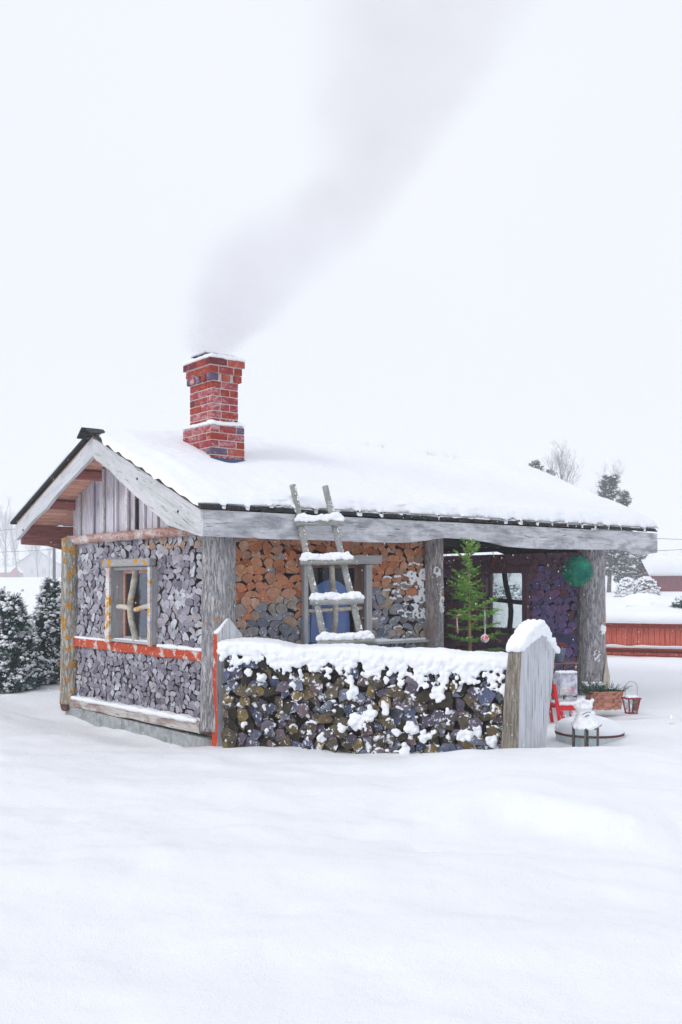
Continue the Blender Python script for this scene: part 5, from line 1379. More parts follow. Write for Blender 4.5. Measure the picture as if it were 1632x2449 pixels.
mb = MB(); mb.tube([(-0.085, 0, lh + 0.01), (-0.085, 0, lh + 0.10)] + [(-0.085 * math.cos(t_), 0, lh + 0.14 + 0.075 * math.sin(t_)) for t_ in np.linspace(0, PI, 12)] + [(0.085, 0, lh + 0.10), (0.085, 0, lh + 0.01)], 0.0035, 6); mb.build('handle', mat_plain('handle_wire', (0.25, 0.2, 0.2)), ln)
mb = MB(); rg = random.Random(7)
for i in range(110): mb.ball((rg.uniform(-.08, .08), rg.uniform(-.08, .08), lh + 0.02 + 0.012 * rg.random()), 0.014)
remesh_obj(mb, 'top_snow', SNOW, ln, 0.009, sm=1)

# ------------------------------------------------------------------ tub under snow, glass lantern
RUST = mat_plain('rust_band', (0.14, 0.05, 0.04), 0.85, 0.3, 0.4, 30)
tp = W(1410, 1780, 10.95); tp.z = -0.14
tb = empty('round_tub', tp); tag(tb, 'round white tub with rusty hoops heaped with snow behind the glass lantern', 'tub')
TUBW = mat_plain('tub_enamel', (0.62, 0.67, 0.68), 0.5, 0.4, 0.08, 3)
r0 = 0.365; n = 24
for k in range(n):
    a = 2 * PI * k / n; a2 = 2 * PI * (k + 1) / n - 0.008; mb = MB(); q = [(r * math.cos(t_), r * math.sin(t_), z_) for z_ in (0, 0.22) for r in (r0 * (0.95 if z_ == 0 else 1.0), r0 * (0.95 if z_ == 0 else 1.0) - 0.02) for t_ in (a, a2)]
    mb.add(q, [(0, 1, 5, 4), (2, 6, 7, 3), (4, 5, 7, 6), (0, 4, 6, 2), (1, 3, 7, 5)]); mb.build('stave', TUBW, tb)
for (z_, rr) in ((0.215, r0 + 0.005), (0.09, r0 * 0.975 + 0.005)):
    mb = MB(); mb.lathe([(rr - 0.01, z_ - 0.013), (rr, z_ - 0.012), (rr + 0.002, z_ + 0.012), (rr - 0.012, z_ + 0.014)], 48); mb.build('hoop', RUST, tb, smooth=True)
mb = MB(); prof = []; 
nr = 22
for i in range(nr + 1):
    q = i / nr; prof.append((r0 * 1.01 * math.cos(q * PI / 2) ** 0.7 if q < 1 else 0.0, 0.222 + 0.155 * math.sin(q * PI / 2) ** 0.8))
vs = []; 
for (r, z_) in prof:
    for k in range(48):
        t_ = 2 * PI * k / 48; x, y = r * math.cos(t_), r * math.sin(t_); vs.append((x * (1 + 0.03 * noise.noise(Vector((x * 6, y * 6, 1)))), y, z_ + 0.030 * noise.noise(Vector((x * 5, y * 5, 0))) * (1 if r < r0 * .95 else 0.3)))
mb.add(vs, [(i * 48 + k, i * 48 + (k + 1) % 48, (i + 1) * 48 + (k + 1) % 48, (i + 1) * 48 + k) for i in range(nr) for k in range(48)]); mb.build('snow_heap', SNOW, tb, smooth=True)

DKM = mat_plain('weathered_iron', (0.13, 0.105, 0.10), 0.7, 0.4, 0.5, 25)
gl_p = W(1401, 1797, 10.15)
gl = empty('glass_lantern', gl_p); tag(gl, 'six sided glass lantern with rusty metal frame buried under a snow cone', 'lantern')
GR, GHh = 0.138, 0.245
hexa = [(GR * math.cos(R(14 + 60 * k)), GR * math.sin(R(14 + 60 * k))) for k in range(6)]
for k in range(6):
    (x, y), (x2, y2) = hexa[k], hexa[(k + 1) % 6]
    mb = MB(); mb.box((x, y, GHh / 2 - 0.05), (0.016, 0.016, GHh + 0.1), RZ(R(14 + 60 * k)).to_3x3()); mb.build('corner_bar', DKM, gl)
    mb = MB(); mb.add([(x, y, -0.1), (x2, y2, -0.1), (x2, y2, GHh), (x, y, GHh)], [(0, 1, 2, 3)]); mb.build('pane', GLASSC, gl)
    mb = MB(); bar(mb, (x, y, GHh), (x2, y2, GHh), 0.022, 0.02); mb.build('top_rail', DKM, gl)
mb = MB(); mb.box((-0.012, -0.10, GHh * 0.45), (0.032, 0.012, GHh + 0.1)); mb.build('door_bar', DKM, gl)
mb = MB(); mb.lathe([(0, 0.1), (0.035, 0.1), (0.037, 0.0), (0, 0.0)], 16); mb.build('candle', bpy.data.materials['candle_wax'], gl, smooth=True)
mb = MB(); rg = random.Random(27)
for i in range(700):
    q = rg.random() ** 1.3; rr = 0.142 * (1 - q) ** 0.75 * math.sqrt(rg.random()); a = rg.uniform(0, 6.28)
    mb.ball((rr * math.cos(a) - 0.01 * q, rr * math.sin(a), GHh + 0.01 + 0.17 * q), 0.026, n=6, m=4)
for i in range(60): mb.ball((-0.03 + rg.gauss(0, .030), rg.gauss(0, .02), GHh + 0.15 + rg.uniform(0, 0.07)), 0.028)
remesh_obj(mb, 'snow_cone', SNOW, gl, 0.010, sm=2, nz=0.008)
mb = MB(); mb.tube([(-0.06, -0.10, GHh + 0.14), (0.0, -0.09, GHh + 0.165), (0.03, -0.08, GHh + 0.16)], 0.004, 5); mb.tube([(-0.03, -0.10, GHh + 0.12), (0.01, -0.10, GHh + 0.135)], 0.005, 5); mb.tube([(0.13, -0.05, GHh + 0.01), (0.15, -0.06, GHh + 0.035)], 0.004, 5); mb.build('top_wire', DKM, gl)
# tea light in the snow at the right edge
cd = empty('candle', W(1606, 1722, 11.6)); tag(cd, 'tiny lit candle standing in the snow at the right edge', 'candle')
mb = MB(); mb.lathe([(0, 0.02), (0.016, 0.02), (0.016, -0.03)], 12); mb.build('wax', bpy.data.materials['candle_wax'], cd)
t = NT('flame'); t.b.inputs['Emission Color'].default_value = (1.0, 0.82, 0.45, 1); t.b.inputs['Emission Strength'].default_value = 2.2; FL = t.set((1, 0.9, 0.6), 0.5)
mb = MB(); mb.lathe([(0.0, 0.022), (0.006, 0.030), (0.006, 0.038), (0.0, 0.054)], 10); mb.build('flame', FL, cd, smooth=True)

# ------------------------------------------------------------------ snowy conifer shrubs on the left
SHG = mat_leaf('shrub_needles', (0.010, 0.045, 0.050), (0.035, 0.10, 0.075))
def shrub(name, loc, H, rad, seed, label, nspray=2600, name_parts=('foliage', 'trunk'), lean=0.0, group=None):
    rg = random.Random(seed); root = empty(name, loc); tag(root, label, 'conifer shrub', group)
    mb = MB(); mb.tube([(0, 0, -0.1), (0.02, 0, H * 0.5), (0, 0, H * 0.93)], [0.035, 0.022, 0.005], 6); mb.build('trunk', TRUNK, root)
    g = MB(); sn = MB()
    tops = [(rg.uniform(-.35, .35) * rad, rg.uniform(-.35, .35) * rad, rg.uniform(0.62, 0.92)) for _ in range(4)] + [(0, 0, 1)]
    for i in range(nspray):
        z = H * rg.random() ** 1.05; t = z / H; a = rg.uniform(0, 2 * PI); tx, ty, th = tops[rg.randrange(5)]
        if t > th: continue
        lump = 1 + 0.22 * noise.noise(Vector((math.cos(a) * 1.6, math.sin(a) * 1.6, z * 2.6 + seed)))
        r = rad * (0.10 + 0.95 * (1 - t / th) ** 0.85) * (0.25 + 0.75 * min(1, t * 6 + 0.35)) * rg.uniform(0.45, 1.0) ** 0.5 * lump
        p = Vector((tx * t + r * math.cos(a), ty * t + r * math.sin(a), z))
        o_ = Vector((math.cos(a), math.sin(a), rg.uniform(0.3, 1.3))).normalized(); s_ = o_.cross(Vector((0, 0, 1))).normalized(); s_.rotate(Matrix.Rotation(rg.uniform(-.8, .8), 3, o_)); L = rg.uniform(0.08, 0.19)
        for k in (-2, -1, 0, 1, 2):
            d = (o_ + s_ * k * 0.34).normalized(); w_ = s_ * 0.009; l = L * (1 - 0.13 * abs(k)); g.add([p - w_ * .5, p + w_ * .5, p + d * l * .6 + w_, p + d * l, p + d * l * .6 - w_], [(0, 1, 2, 3, 4)])
        pn = 0.5 + 1.5 * noise.noise(p * 5.5 + Vector((seed, 0, 0)))
        if rg.random() < pn * (0.75 + 0.35 * t):
            c = p + o_ * L * 0.6 + Vector((0, 0, 0.014)); rr = rg.choice((0.010, 0.014, 0.020, 0.030))
            for _ in range(3): sn.ball(c + Vector((rg.gauss(0, rr), rg.gauss(0, rr), rg.gauss(0, rr * 0.8))), rr * rg.uniform(0.6, 1.2), n=6, m=4, sq=(1.2, 1.2, 0.8))
    g.build('foliage', SHG, root)['kind'] = 'stuff'; sn.build('snow_tufts', SNOW, root, smooth=True)['kind'] = 'stuff'
    return root
def gl_at(px, Y, sink=0.05): X = (px - HX) / F * Y; return (X, Y, gz(X, Y) - sink)
def hgt(py, Y, loc): return CAMZ + (HY - py) / F * Y - loc[2]
for (px, Y, top_, rad, sd, lab) in ((28, 16.2, 1432, 0.56, 1, 'broad snow dusted conifer shrub near the left edge'), (124, 17.3, 1390, 0.46, 2, 'taller dark conifer shrub with snow beside the lichen covered gable post'), (-12, 17.0, 1415, 0.46, 3, 'conifer shrub cut by the left edge of the picture'), (80, 17.0, 1580, 0.28, 4, 'low snowy conifer shrub between the two taller ones')):
    l = gl_at(px, Y); shrub('conifer_shrub', l, hgt(top_, Y, l), rad, sd, lab, 3000)

# ------------------------------------------------------------------ far trees
BRK = mat_plain('dark_trunk', (0.12, 0.115, 0.12), 0.95)
TWG = mat_plain('frosty_hazed_twigs', (0.34, 0.33, 0.35), 0.95, 0.1, 0.3, 3)  # frosty twigs lightened further, haze fade painted into the colour
PINE = mat_leaf('pine_needles', (0.015, 0.05, 0.045), (0.04, 0.095, 0.075))
def bare_tree(name, loc, H, seed, label, spread=0.35, group=None, mat=TWG, dense=1.0, thick=1.0):
    rg = random.Random(seed); root = empty(name, loc); tag(root, label, 'tree', group)
    tk = MB(); tw = MB()
    def grow(p, d, L, r, dep):
        n = 4 if dep < 3 else 2; pts = [p]; q = p.copy(); dd = d.copy()
        for i in range(n):
            dd = (dd + Vector((rg.uniform(-.12, .12), rg.uniform(-.12, .12), rg.uniform(-0.02, .10)))).normalized(); q = q + dd * L / n; pts.append(q.copy())
        rad = [r * (1 - 0.6 * i / n) for i in range(n + 1)]
        (tk if dep == 0 else tw).tube(pts, rad, 6 if dep == 0 else 3, cap=False)
        if dep >= 4: return
        m = {0: int(22 * dense), 1: 8, 2: 5, 3: 3}[dep]
        for k in range(m):
            t = rg.uniform(0.22 if dep == 0 else 0.15, 1.0); i = min(n - 1, int(t * n)); s = pts[i].lerp(pts[i + 1], t * n - i)
            a = rg.uniform(0, 6.28); out = Vector((math.cos(a), math.sin(a), 0)); nd = (dd * 0.75 + out * (spread * 1.9 if dep == 0 else 0.62) + Vector((0, 0, 0.42 if dep < 2 else rg.uniform(-.5, .3)))).normalized()
            grow(s, nd, L * rg.uniform(0.28, 0.44) * (1.25 - 0.5 * t if dep == 0 else 1), max(0.006 * thick, r * 0.34), dep + 1)
    grow(Vector((0, 0, -0.2)), Vector((0, 0, 1)), H * 0.86, H * 0.011 * thick, 0)
    tk.build('trunk', BRK, root); tw.build('twigs', mat, root)['kind'] = 'stuff'
    return root
def pine(name, loc, H, rad, seed, label, low=0.12, group=None, snow=0.45, layers=26):
    rg = random.Random(seed); root = empty(name, loc); tag(root, label, 'tree', group)
    mb = MB(); mb.tube([(0, 0, -0.2), (0.02 * H, 0, H * 0.4), (0, 0, H)], [H * 0.02, H * 0.014, H * 0.003], 7)
    g = MB(); sn = MB()
    for i in range(layers):
        t = low + (1 - low) * i / layers; z = H * t; L0_ = rad * (0.30 + 0.70 * ((1 - t) / (1 - low)) ** 0.7)
        for k in range(rg.randrange(3, 6)):
            a = rg.uniform(0, 6.28); L = L0_ * rg.uniform(0.55, 1.12); d = Vector((math.cos(a), math.sin(a), rg.uniform(-.05, .45) + 0.4 * t)).normalized(); p0 = Vector((0, 0, z)); p1 = p0 + d * L
            mb.tube([p0, p0.lerp(p1, .5) - Vector((0, 0, 0.03 * L)), p1], [0.035 * (1.1 - t) + .008, 0.02, 0.008], 4, cap=False)
            nc = int(4 + L * 4.0)
            for j in range(nc):
                q = 0.35 + 0.65 * rg.random(); c = p0.lerp(p1, q) + Vector((rg.gauss(0, .12), rg.gauss(0, .12), rg.gauss(0.03, .08))) * (0.5 + 0.5 * L)
                cr = rg.uniform(0.14, 0.26)
                for s in range(13):
                    v = Vector((rg.gauss(0, 1), rg.gauss(0, 1), rg.gauss(0.4, .8))).normalized(); w_ = v.orthogonal().normalized() * 0.032; e = c + v * cr; g.add([c - w_ * .4, c + w_ * .4, e + w_, e - w_], [(0, 1, 2, 3)])
                if rg.random() < snow: sn.ball(c + Vector((0, 0, cr * 0.5)), cr * rg.uniform(0.3, 0.55), n=5, m=3, sq=(1.3, 1.3, 0.5))
    mb.build('trunk', BRK, root); g.build('crown', PINE, root)['kind'] = 'stuff'; sn.build('snow_tufts', SNOW, root)['kind'] = 'stuff'
    return root
def place(px, Y, top_): l = gl_at(px, Y, 0.1); return l, hgt(top_, Y, l)
l, h = place(1456, 84, 1142); pine('pine_tree', l, h, 2.1, 11, 'tall dark snowy pine behind the porch corner, rising above the eave', 0.16, layers=30)
l, h = place(1492, 88, 1180); pine('pine_tree', l, h, 1.5, 12, 'shorter snow laden pine right of the tall one', 0.10, layers=26)
l, h = place(1540, 95, 1330); pine('pine_tree', l, h, 1.5, 17, 'low pine with drooping snowy boughs left of the far red barn', 0.05, layers=14)
l, h = place(1287, 90, 1106); pine('pine_tree', l, h, 1.8, 13, 'rounded pine top showing above the roof ridge', 0.4, layers=24)
l, h = place(1318, 93, 1120); pine('pine_tree', l, h, 1.0, 14, 'small pine tip just right of the rounded pine top', 0.5, layers=14)
l, h = place(1357, 86, 1083); bare_tree('birch_tree', l, h, 21, 'tall bare birch above the right slope of the roof', 0.22)
l, h = place(1400, 88, 1128); bare_tree('birch_tree', l, h, 22, 'shorter bare birch between tall birch and dark pine', 0.26)
l, h = place(1052, 92, 1118); bare_tree('birch_tree', l, h, 23, 'bare treetop just peeping over the middle of the roof ridge', 0.3)
l, h = place(856, 96, 1090); bare_tree('birch_tree', l, h, 24, 'bare twig tips peeping over the ridge right of the chimney', 0.3)
for i, (px, Y, top_, lab) in enumerate(((14, 340, 1196, 'tallest bare tree at the far left edge'), (44, 350, 1235, 'bare tree behind the far red shed'), (92, 335, 1262, 'bare tree before the faded grey house'), (118, 360, 1290, 'bare tree at the right corner of the faded grey house'), (70, 400, 1255, 'thin bare tree behind the ridge of the faded grey house'), (1500, 120, 1322, 'bare bush left of the far barn roof'), (1535, 125, 1312, 'bare tree close behind the far barn'), (1215, 130, 1330, 'bare tree seen through the porch window'), (1180, 140, 1325, 'bare tree at the left of the view through the porch window'))):
    l, h = place(px, Y, top_); bare_tree('bare_tree', l, h, 30 + i, lab, 0.26, thick=1.3, dense=0.9)
# far wood along the horizon: one mass
mb = MB(); rg = random.Random(71)
for i in range(420):
    px = rg.uniform(-900, 2500); Y = rg.uniform(430, 620); X = (px - HX) / F * Y; z0 = gz(X, Y); H = rg.uniform(9, 16) * (1.15 if px < 300 else 0.85)
    con = rg.random() < 0.45
    for k in range(60 if con else 46):
        t = rg.random(); r = (1 - t) * H * 0.20 if con else H * 0.22 * math.sin(PI * min(1, t * 0.8 + 0.2)); a = rg.uniform(0, 6.28); q = rg.random() ** 0.5
        c = Vector((X + r * q * math.cos(a), Y + r * q * math.sin(a), z0 + H * (0.12 + 0.88 * t))); s = rg.uniform(0.2, 0.5) if con else rg.uniform(0.05, 0.12)
        v = Vector((rg.gauss(0, 1), rg.gauss(0, 1), rg.gauss(0, 1))).normalized(); w_ = v.orthogonal().normalized(); l_ = s * 1.6 if con else 1.1; mb.add([c - w_ * s, c + w_ * s, c + v * l_ + w_ * s * .3, c + v * l_ - w_ * s * .3], [(0, 1, 2, 3)])
    mb.tube([(X, Y, z0 - 0.3), (X, Y, z0 + H * 0.9)], [0.2, 0.07], 4, cap=False)
tag(mb.build('far_wood', mat_plain('far_wood_bark', (0.20, 0.23, 0.25), 0.95), None), 'pale far wood of bare and evergreen trees along the horizon', 'wood', kind='stuff')
# snowy bushes behind the low red building
for i, (px, Y, top_, rad, lab) in enumerate(((1500, 70, 1388, 0.9, 'snowy bush just right of the porch corner post, far behind'), (1545, 74, 1385, 1.0, 'snow covered bush left of the far barn wall'), (1222, 60, 1398, 0.9, 'snow covered bush seen through the porch window'), (1190, 62, 1404, 0.8, 'lower snowy bush left in the porch window view'))):
    l = gl_at(px, Y, 0.2); rg = random.Random(i); root = empty('snowy_bush', l); tag(root, lab, 'bush'); g = MB(); sn = MB(); H = hgt(top_, Y, l)
    for k in range(420):
        a = rg.uniform(0, 6.28); t = rg.random(); r = rad * math.sqrt(max(0, 1 - t * t)) * rg.uniform(0.5, 1); p = Vector((r * math.cos(a), r * math.sin(a), t * H)); d = (p + Vector((0, 0, .4))).normalized() * 0.3; w_ = d.orthogonal().normalized() * 0.03
        g.add([p - w_, p + w_, p + d], [(0, 1, 2)])
        if k % 2: sn.ball(p + d * .6, rg.uniform(0.06, 0.13), n=5, m=3, sq=(1.2, 1.2, .6))
    g.build('twigs', PINE, root)['kind'] = 'stuff'; sn.build('snow_tufts', SNOW, root)['kind'] = 'stuff'
l = gl_at(1630, 25.5, 0.1); shrub('conifer_shrub', (l[0], l[1], 0.55), 0.75, 0.50, 55, 'dark conifer tips with snow at the right edge above the low red building', 900)
mo = MB(); l = gl_at(1540, 66, 0.3); mo.ball((0, 0, 0), 1.1, n=20, m=12, sq=(1.5, 1, 0.62)); o = mo.build('snow_mound', SNOW, None, l, smooth=True); tag(o, 'rounded heap of ploughed snow before the far red barn', 'snow heap')

# ------------------------------------------------------------------ low red building on the right
RB0 = W(1440, 1573, 24.6); RB1 = W(1700, 1582, 23.6); dirv = Vector((RB1.x - RB0.x, RB1.y - RB0.y, 0)); RBa = math.atan2(dirv.y, dirv.x)
lbld = empty('low_building', (RB0.x - 1.2, RB0.y + 0.06, 0), RBa); tag(lbld, 'long low red board and brick outbuilding with a thick snow roof and stub chimney', 'outbuilding')
REDB = mat_wood('falu_red_board', (0.34, 0.065, 0.045), (0.56, 0.12, 0.08), (0.66, 0.24, 0.16), axis=2, sc=7); REDR = mat_wood('red_rail', (0.22, 0.04, 0.03), (0.36, 0.07, 0.05), (0.45, 0.11, 0.08), sc=7)
RBRK = mat_brick('dull_red_brick', (0.38, 0.065, 0.05), (0.52, 0.12, 0.08), 0.15)
LL = 6.2; zt1 = CAMZ - (1489 - HY) / F * 24.5; zb1 = CAMZ - (1542 - HY) / F * 24.5; zs = CAMZ - (1574 - HY) / F * 24.5
mb = MB(); slab(mb, 0.02, LL, 0.06, 3.2, zs - 0.5, zt1 - 0.02); mb.build('core', REDR, lbld)
x = 0.0; rg = random.Random(4)
while x < LL: w = rg.uniform(0.10, 0.135); boxpart('board', x, x + w - 0.008, 0.03 + rg.uniform(-.006, .006), 0.055, zb1, zt1 - 0.10, REDB, lbld); x += w
boxpart('top_rail', 0, LL, 0.0, 0.058, zt1 - 0.098, zt1 + 0.01, REDR, lbld); boxpart('ledge', 0, LL, -0.10, 0.05, zb1 - 0.07, zb1 - 0.03, REDR, lbld)
x0_ = 0
key = None
bmz = bmesh.new(); bmesh.ops.create_cube(bmz, size=1); bmesh.ops.scale(bmz, vec=(0.245, 0.05, 0.072), verts=bmz.verts); bmesh.ops.bevel(bmz, geom=list(bmz.edges), offset=0.004, segments=1, affect='EDGES'); me = bpy.data.meshes.new('brick'); bmz.to_mesh(me); bmz.free(); me.materials.append(RBRK)
z_ = zs - 0.10; r = 0
while z_ < zb1 - 0.10:
    x = (0.12 if r % 2 else 0.0)
    while x < LL - 0.25:
        o = bpy.data.objects.new('brick', me); COL.objects.link(o); o.parent = lbld; o.location = (x + 0.13, 0.035 + rg.uniform(-.003, .003), z_); x += 0.258
    z_ += 0.084; r += 1
def soft_slab(name, x0, x1, y0, y1, zf, th, parent, nx=80, ny=24, edge=0.12, amp=0.03, nsc=1.2, mat=None):
    vs = []; fs = []
    for i in range(nx + 1):
        for j in range(ny + 1):
            x = x0 + (x1 - x0) * i / nx; y = y0 + (y1 - y0) * j / ny; e = min(x - x0, x1 - x, y - y0, y1 - y); k = math.sqrt(max(0, 1 - (1 - min(1, e / edge)) ** 2))
            vs.append((x, y, zf(x, y) + 0.01 + k * (th + amp * noise.noise(Vector((x * nsc, y * nsc, parent.location.x))))))
    n0 = len(vs)
    for i in range(nx + 1):
        for j in range(ny + 1): x = x0 + (x1 - x0) * i / nx; y = y0 + (y1 - y0) * j / ny; vs.append((x, y, zf(x, y)))
    S = ny + 1
    for i in range(nx):
        for j in range(ny): a = i * S + j; fs.append((a, a + S, a + S + 1, a + 1))
    bd = [i * S for i in range(nx + 1)]; bd2 = [i * S + ny for i in range(nx + 1)]
    for q in (bd, bd2, list(range(S)), [nx * S + j for j in range(S)]):
        for a, b in zip(q[:-1], q[1:]): fs.append((a, b, b + n0, a + n0))
    mb = MB(); mb.v = vs; mb.f = fs; mb.m = [0] * len(fs); return mb.build(name, mat or SNOW, parent, smooth=True)
zr = lambda x, y: zt1 + 0.02 + 0.055 * (y + 0.2)
mb = MB(); mb.add([(-0.1, -0.22, zt1 - 0.01), (LL + .1, -0.22, zt1 - 0.01), (LL + .1, 5.4, zt1 + 0.30), (-0.1, 5.4, zt1 + 0.30), (-0.1, -0.22, zt1 + 0.018), (LL + .1, -0.22, zt1 + 0.018), (LL + .1, 5.4, zt1 + 0.328), (-0.1, 5.4, zt1 + 0.328)], [(3, 2, 1, 0), (4, 5, 6, 7), (0, 1, 5, 4), (1, 2, 6, 5), (2, 3, 7, 6), (3, 0, 4, 7)]); mb.build('roof', REDR, lbld)
soft_slab('roof_snow', -0.12, LL + 0.12, -0.26, 5.4, zr, 0.20, lbld, edge=0.25, amp=0.06)
soft_slab('ledge_snow', 0, LL, -0.13, 0.028, lambda x, y: zb1 - 0.03, 0.05, lbld, ny=6, edge=0.05, amp=0.03, nsc=3)
cx = (W(1533, 1470, 26.3) - Vector(lbld.location)); cx.rotate(Matrix.Rotation(-RBa, 3, 'Z'))
sc_ = empty('chimney', (cx.x, cx.y, 0), 0, lbld); zc = CAMZ - (1457 - HY) / F * 26.3
mb = MB(); mb.box((0, 0, zc - 0.25), (0.55, 0.45, 0.5)); mb.build('shaft', RBRK, sc_); mb = MB(); mb.box((0, 0, zc + 0.02), (0.74, 0.62, 0.045)); mb.build('cap', DARKW, sc_)
soft_slab('cap_snow', -0.36, 0.36, -0.30, 0.30, lambda x, y: zc + 0.043, 0.13, sc_, 16, 14, 0.16, 0.02, 3)

# ------------------------------------------------------------------ far red barn
bY = 92.0; b0 = W(1560, 1412, bY); bn = empty('red_barn', (b0.x, b0.y, b0.z - 0.3), R(-4)); tag(bn, 'far dull red barn with a broad snow covered roof at the right edge', 'barn')
BRED = mat_wood('barn_red', (0.20, 0.035, 0.06), (0.28, 0.05, 0.08), (0.34, 0.08, 0.10), axis=2, sc=2); sc = bY / F
Lb = 9.0; hb = 38 * sc + 0.3; rr_ = 45 * sc
rg = random.Random(1); x = 0
while x < Lb: boxpart('board', x, x + 0.44, -0.02 + rg.uniform(-.02, .02), 0.06, 0, hb, BRED, bn); x += 0.45
mb = MB(); slab(mb, 0.02, Lb, 0.08, 5.9, 0, hb - 0.05)
mb.add([(0.0, 0.08, hb - .05), (0.0, 5.9, hb - .05), (0.0, 3.0, hb + rr_)], [(0, 1, 2)]); mb.build('walls', BRED, bn)
yr = 3.2
mb = MB(); mb.add([(-0.3, -0.5, hb - 0.12), (Lb + .3, -0.5, hb - 0.12), (Lb + .3, yr, hb + rr_ - .1), (-0.3, yr, hb + rr_ - .1), (-0.3, 6.6, hb - 0.12), (Lb + .3, 6.6, hb - 0.12)], [(0, 1, 2, 3), (3, 2, 5, 4)]); mb.build('roof', DARKW, bn)
mb = MB(); a_ = rr_ / (yr + .5)
soft_slab('roof_snow', -0.4, Lb + 0.4, -0.6, 6.7, lambda x, y: hb - 0.08 + a_ * (min(y, 2 * yr - y) + .5), 0.22, bn, 20, 24, 0.5, 0.03, 0.5)

# ------------------------------------------------------------------ faded grey house and red shed far left
hY = 380.0; sc = hY / F; hb0 = W(42, 1380, hY); gh = empty('grey_house', (hb0.x, hb0.y, hb0.z - 0.5), R(3)); tag(gh, 'pale grey gabled house almost lost in the snowy haze at the left', 'house')
GHW = mat_plain('house_hazed_grey', (0.52, 0.53, 0.56), 0.9); Wd = 94 * sc; eh = 33 * sc + 0.5; ah = 64 * sc + 0.5  # wall grey lightened, fading in the haze is painted into it
prism('wall', [(0, 0), (Wd, 0), (Wd, eh), (Wd / 2, ah), (0, eh)], 0, 9.0, GHW, gh)
for s in (-1, 1):
    ang = math.atan2(ah - eh, Wd / 2); L = math.hypot(Wd / 2, ah - eh) + 0.6
    mb = MB(); mb.box((L / 2, 0, 0), (L, 10, 0.2)); o = mb.build('roof', DARKW, gh); o.matrix_local = T(Wd / 2, 4.5, ah + 0.12) @ (RZ(0) if s > 0 else RZ(PI)) @ RY(ang)
    mb = MB(); mb.box((L / 2, 0, 0.16), (L - .1, 9.9, 0.16)); o = mb.build('roof_snow', SNOW, gh); o.matrix_local = T(Wd / 2, 4.5, ah + 0.12) @ (RZ(0) if s > 0 else RZ(PI)) @ RY(ang)
for (x, z_, w, h) in ((0.33, 0.10, 0.07, 0.20), (0.62, 0.10, 0.10, 0.20), (0.48, 0.58, 0.05, 0.16), (0.85, 0.10, 0.05, 0.18)):
    wi = empty('window', (x * Wd, -0.03, 0.5 + z_ * ah), 0, gh); ww, hh = w * Wd, h * ah
    for (a_, b_, c_, d_) in ((-.06, ww + .06, -.08, 0), (-.06, ww + .06, hh, hh + .08), (-.06, 0, 0, hh), (ww, ww + .06, 0, hh), (ww / 2 - .03, ww / 2 + .03, 0, hh)): mb = MB(); mb.box(((a_ + b_) / 2, 0, (c_ + d_) / 2), (b_ - a_, 0.08, d_ - c_)); mb.build('frame', TUBW, wi)
    mb = MB(); mb.box((ww / 2, 0.02, hh / 2), (ww, 0.03, hh)); mb.build('pane', TWG, wi)  # pane kept pale, haze fade painted into its colour too
sY = 365.0; sc = sY / F; s0 = W(24, 1380, sY); sh = empty('red_shed', (s0.x, s0.y, s0.z - 0.4), R(2)); tag(sh, 'tiny faded red shed with a snow roof left of the grey house', 'shed')
w_ = 24 * sc; prism('wall', [(0, 0), (w_, 0), (w_, 11 * sc + .4), (w_ * .5, 23 * sc + .4), (0, 11 * sc + .4)], 0, 4, BRED, sh)
prism('roof', [(-.3 - 40 * sc, 11 * sc + .35), (0.1, 11 * sc + .35), (w_ * .5, 24 * sc + .4), (w_ * .5 - 40 * sc, 24 * sc + .4)], -0.3, 0.0, SNOW, sh); prism('side_wall', [(-40 * sc, 0), (-0.02, 0), (-0.02, 11 * sc + .34), (-40 * sc, 11 * sc + .34)], 0.02, 3, BRED, sh)
prism('roof', [(w_ * .5, 24 * sc + .45), (w_ + .3, 10 * sc + .4), (w_ + .3, 10 * sc + .6), (w_ * .5, 24 * sc + .65)], -0.2, 4.2, SNOW, sh)
# pole and wires
pY = 78.0; pp = gl_at(130, pY, 0.3); up_ = empty('utility_pole', pp); tag(up_, 'thin wooden utility pole standing in the field by the grey house', 'utility pole'); PH = hgt(1240, pY, pp)
mb = MB(); mb.tube([(0, 0, 0), (0, 0, PH)], [0.13, 0.10], 10); mb.build('pole', BRK, up_); mb = MB(); mb.box((0, 0, PH - 0.3), (1.2, 0.1, 0.1)); mb.build('crossarm', BRK, up_)
WIR = mat_plain('wire', (0.10, 0.10, 0.11), 0.6)
def wire(a, b, sag, lab):
    mb = MB(); mb.tube([a.lerp(b, t_) - Vector((0, 0, sag * 4 * t_ * (1 - t_))) for t_ in np.linspace(0, 1, 20)], 0.018, 4); o = mb.build('power_line', WIR, None); tag(o, lab, 'power line')
wire(Vector((pp[0], pY, pp[2] + PH - .3)), W(-250, 1240, pY), 0.8, 'thin power line running left from the utility pole')
wire(Vector((pp[0], pY, CAMZ + (HY - 1313) / F * pY)), W(-250, 1310, pY), 0.3, 'lower thin power line left of the utility pole')
wire(W(1400, 1278, 60), W(1800, 1292, 60), 0.1, 'upper thin power line at the right edge above the barn')
wire(W(1400, 1322, 60), W(1800, 1302, 60), 0.1, 'lower thin power line at the right edge above the barn roof')

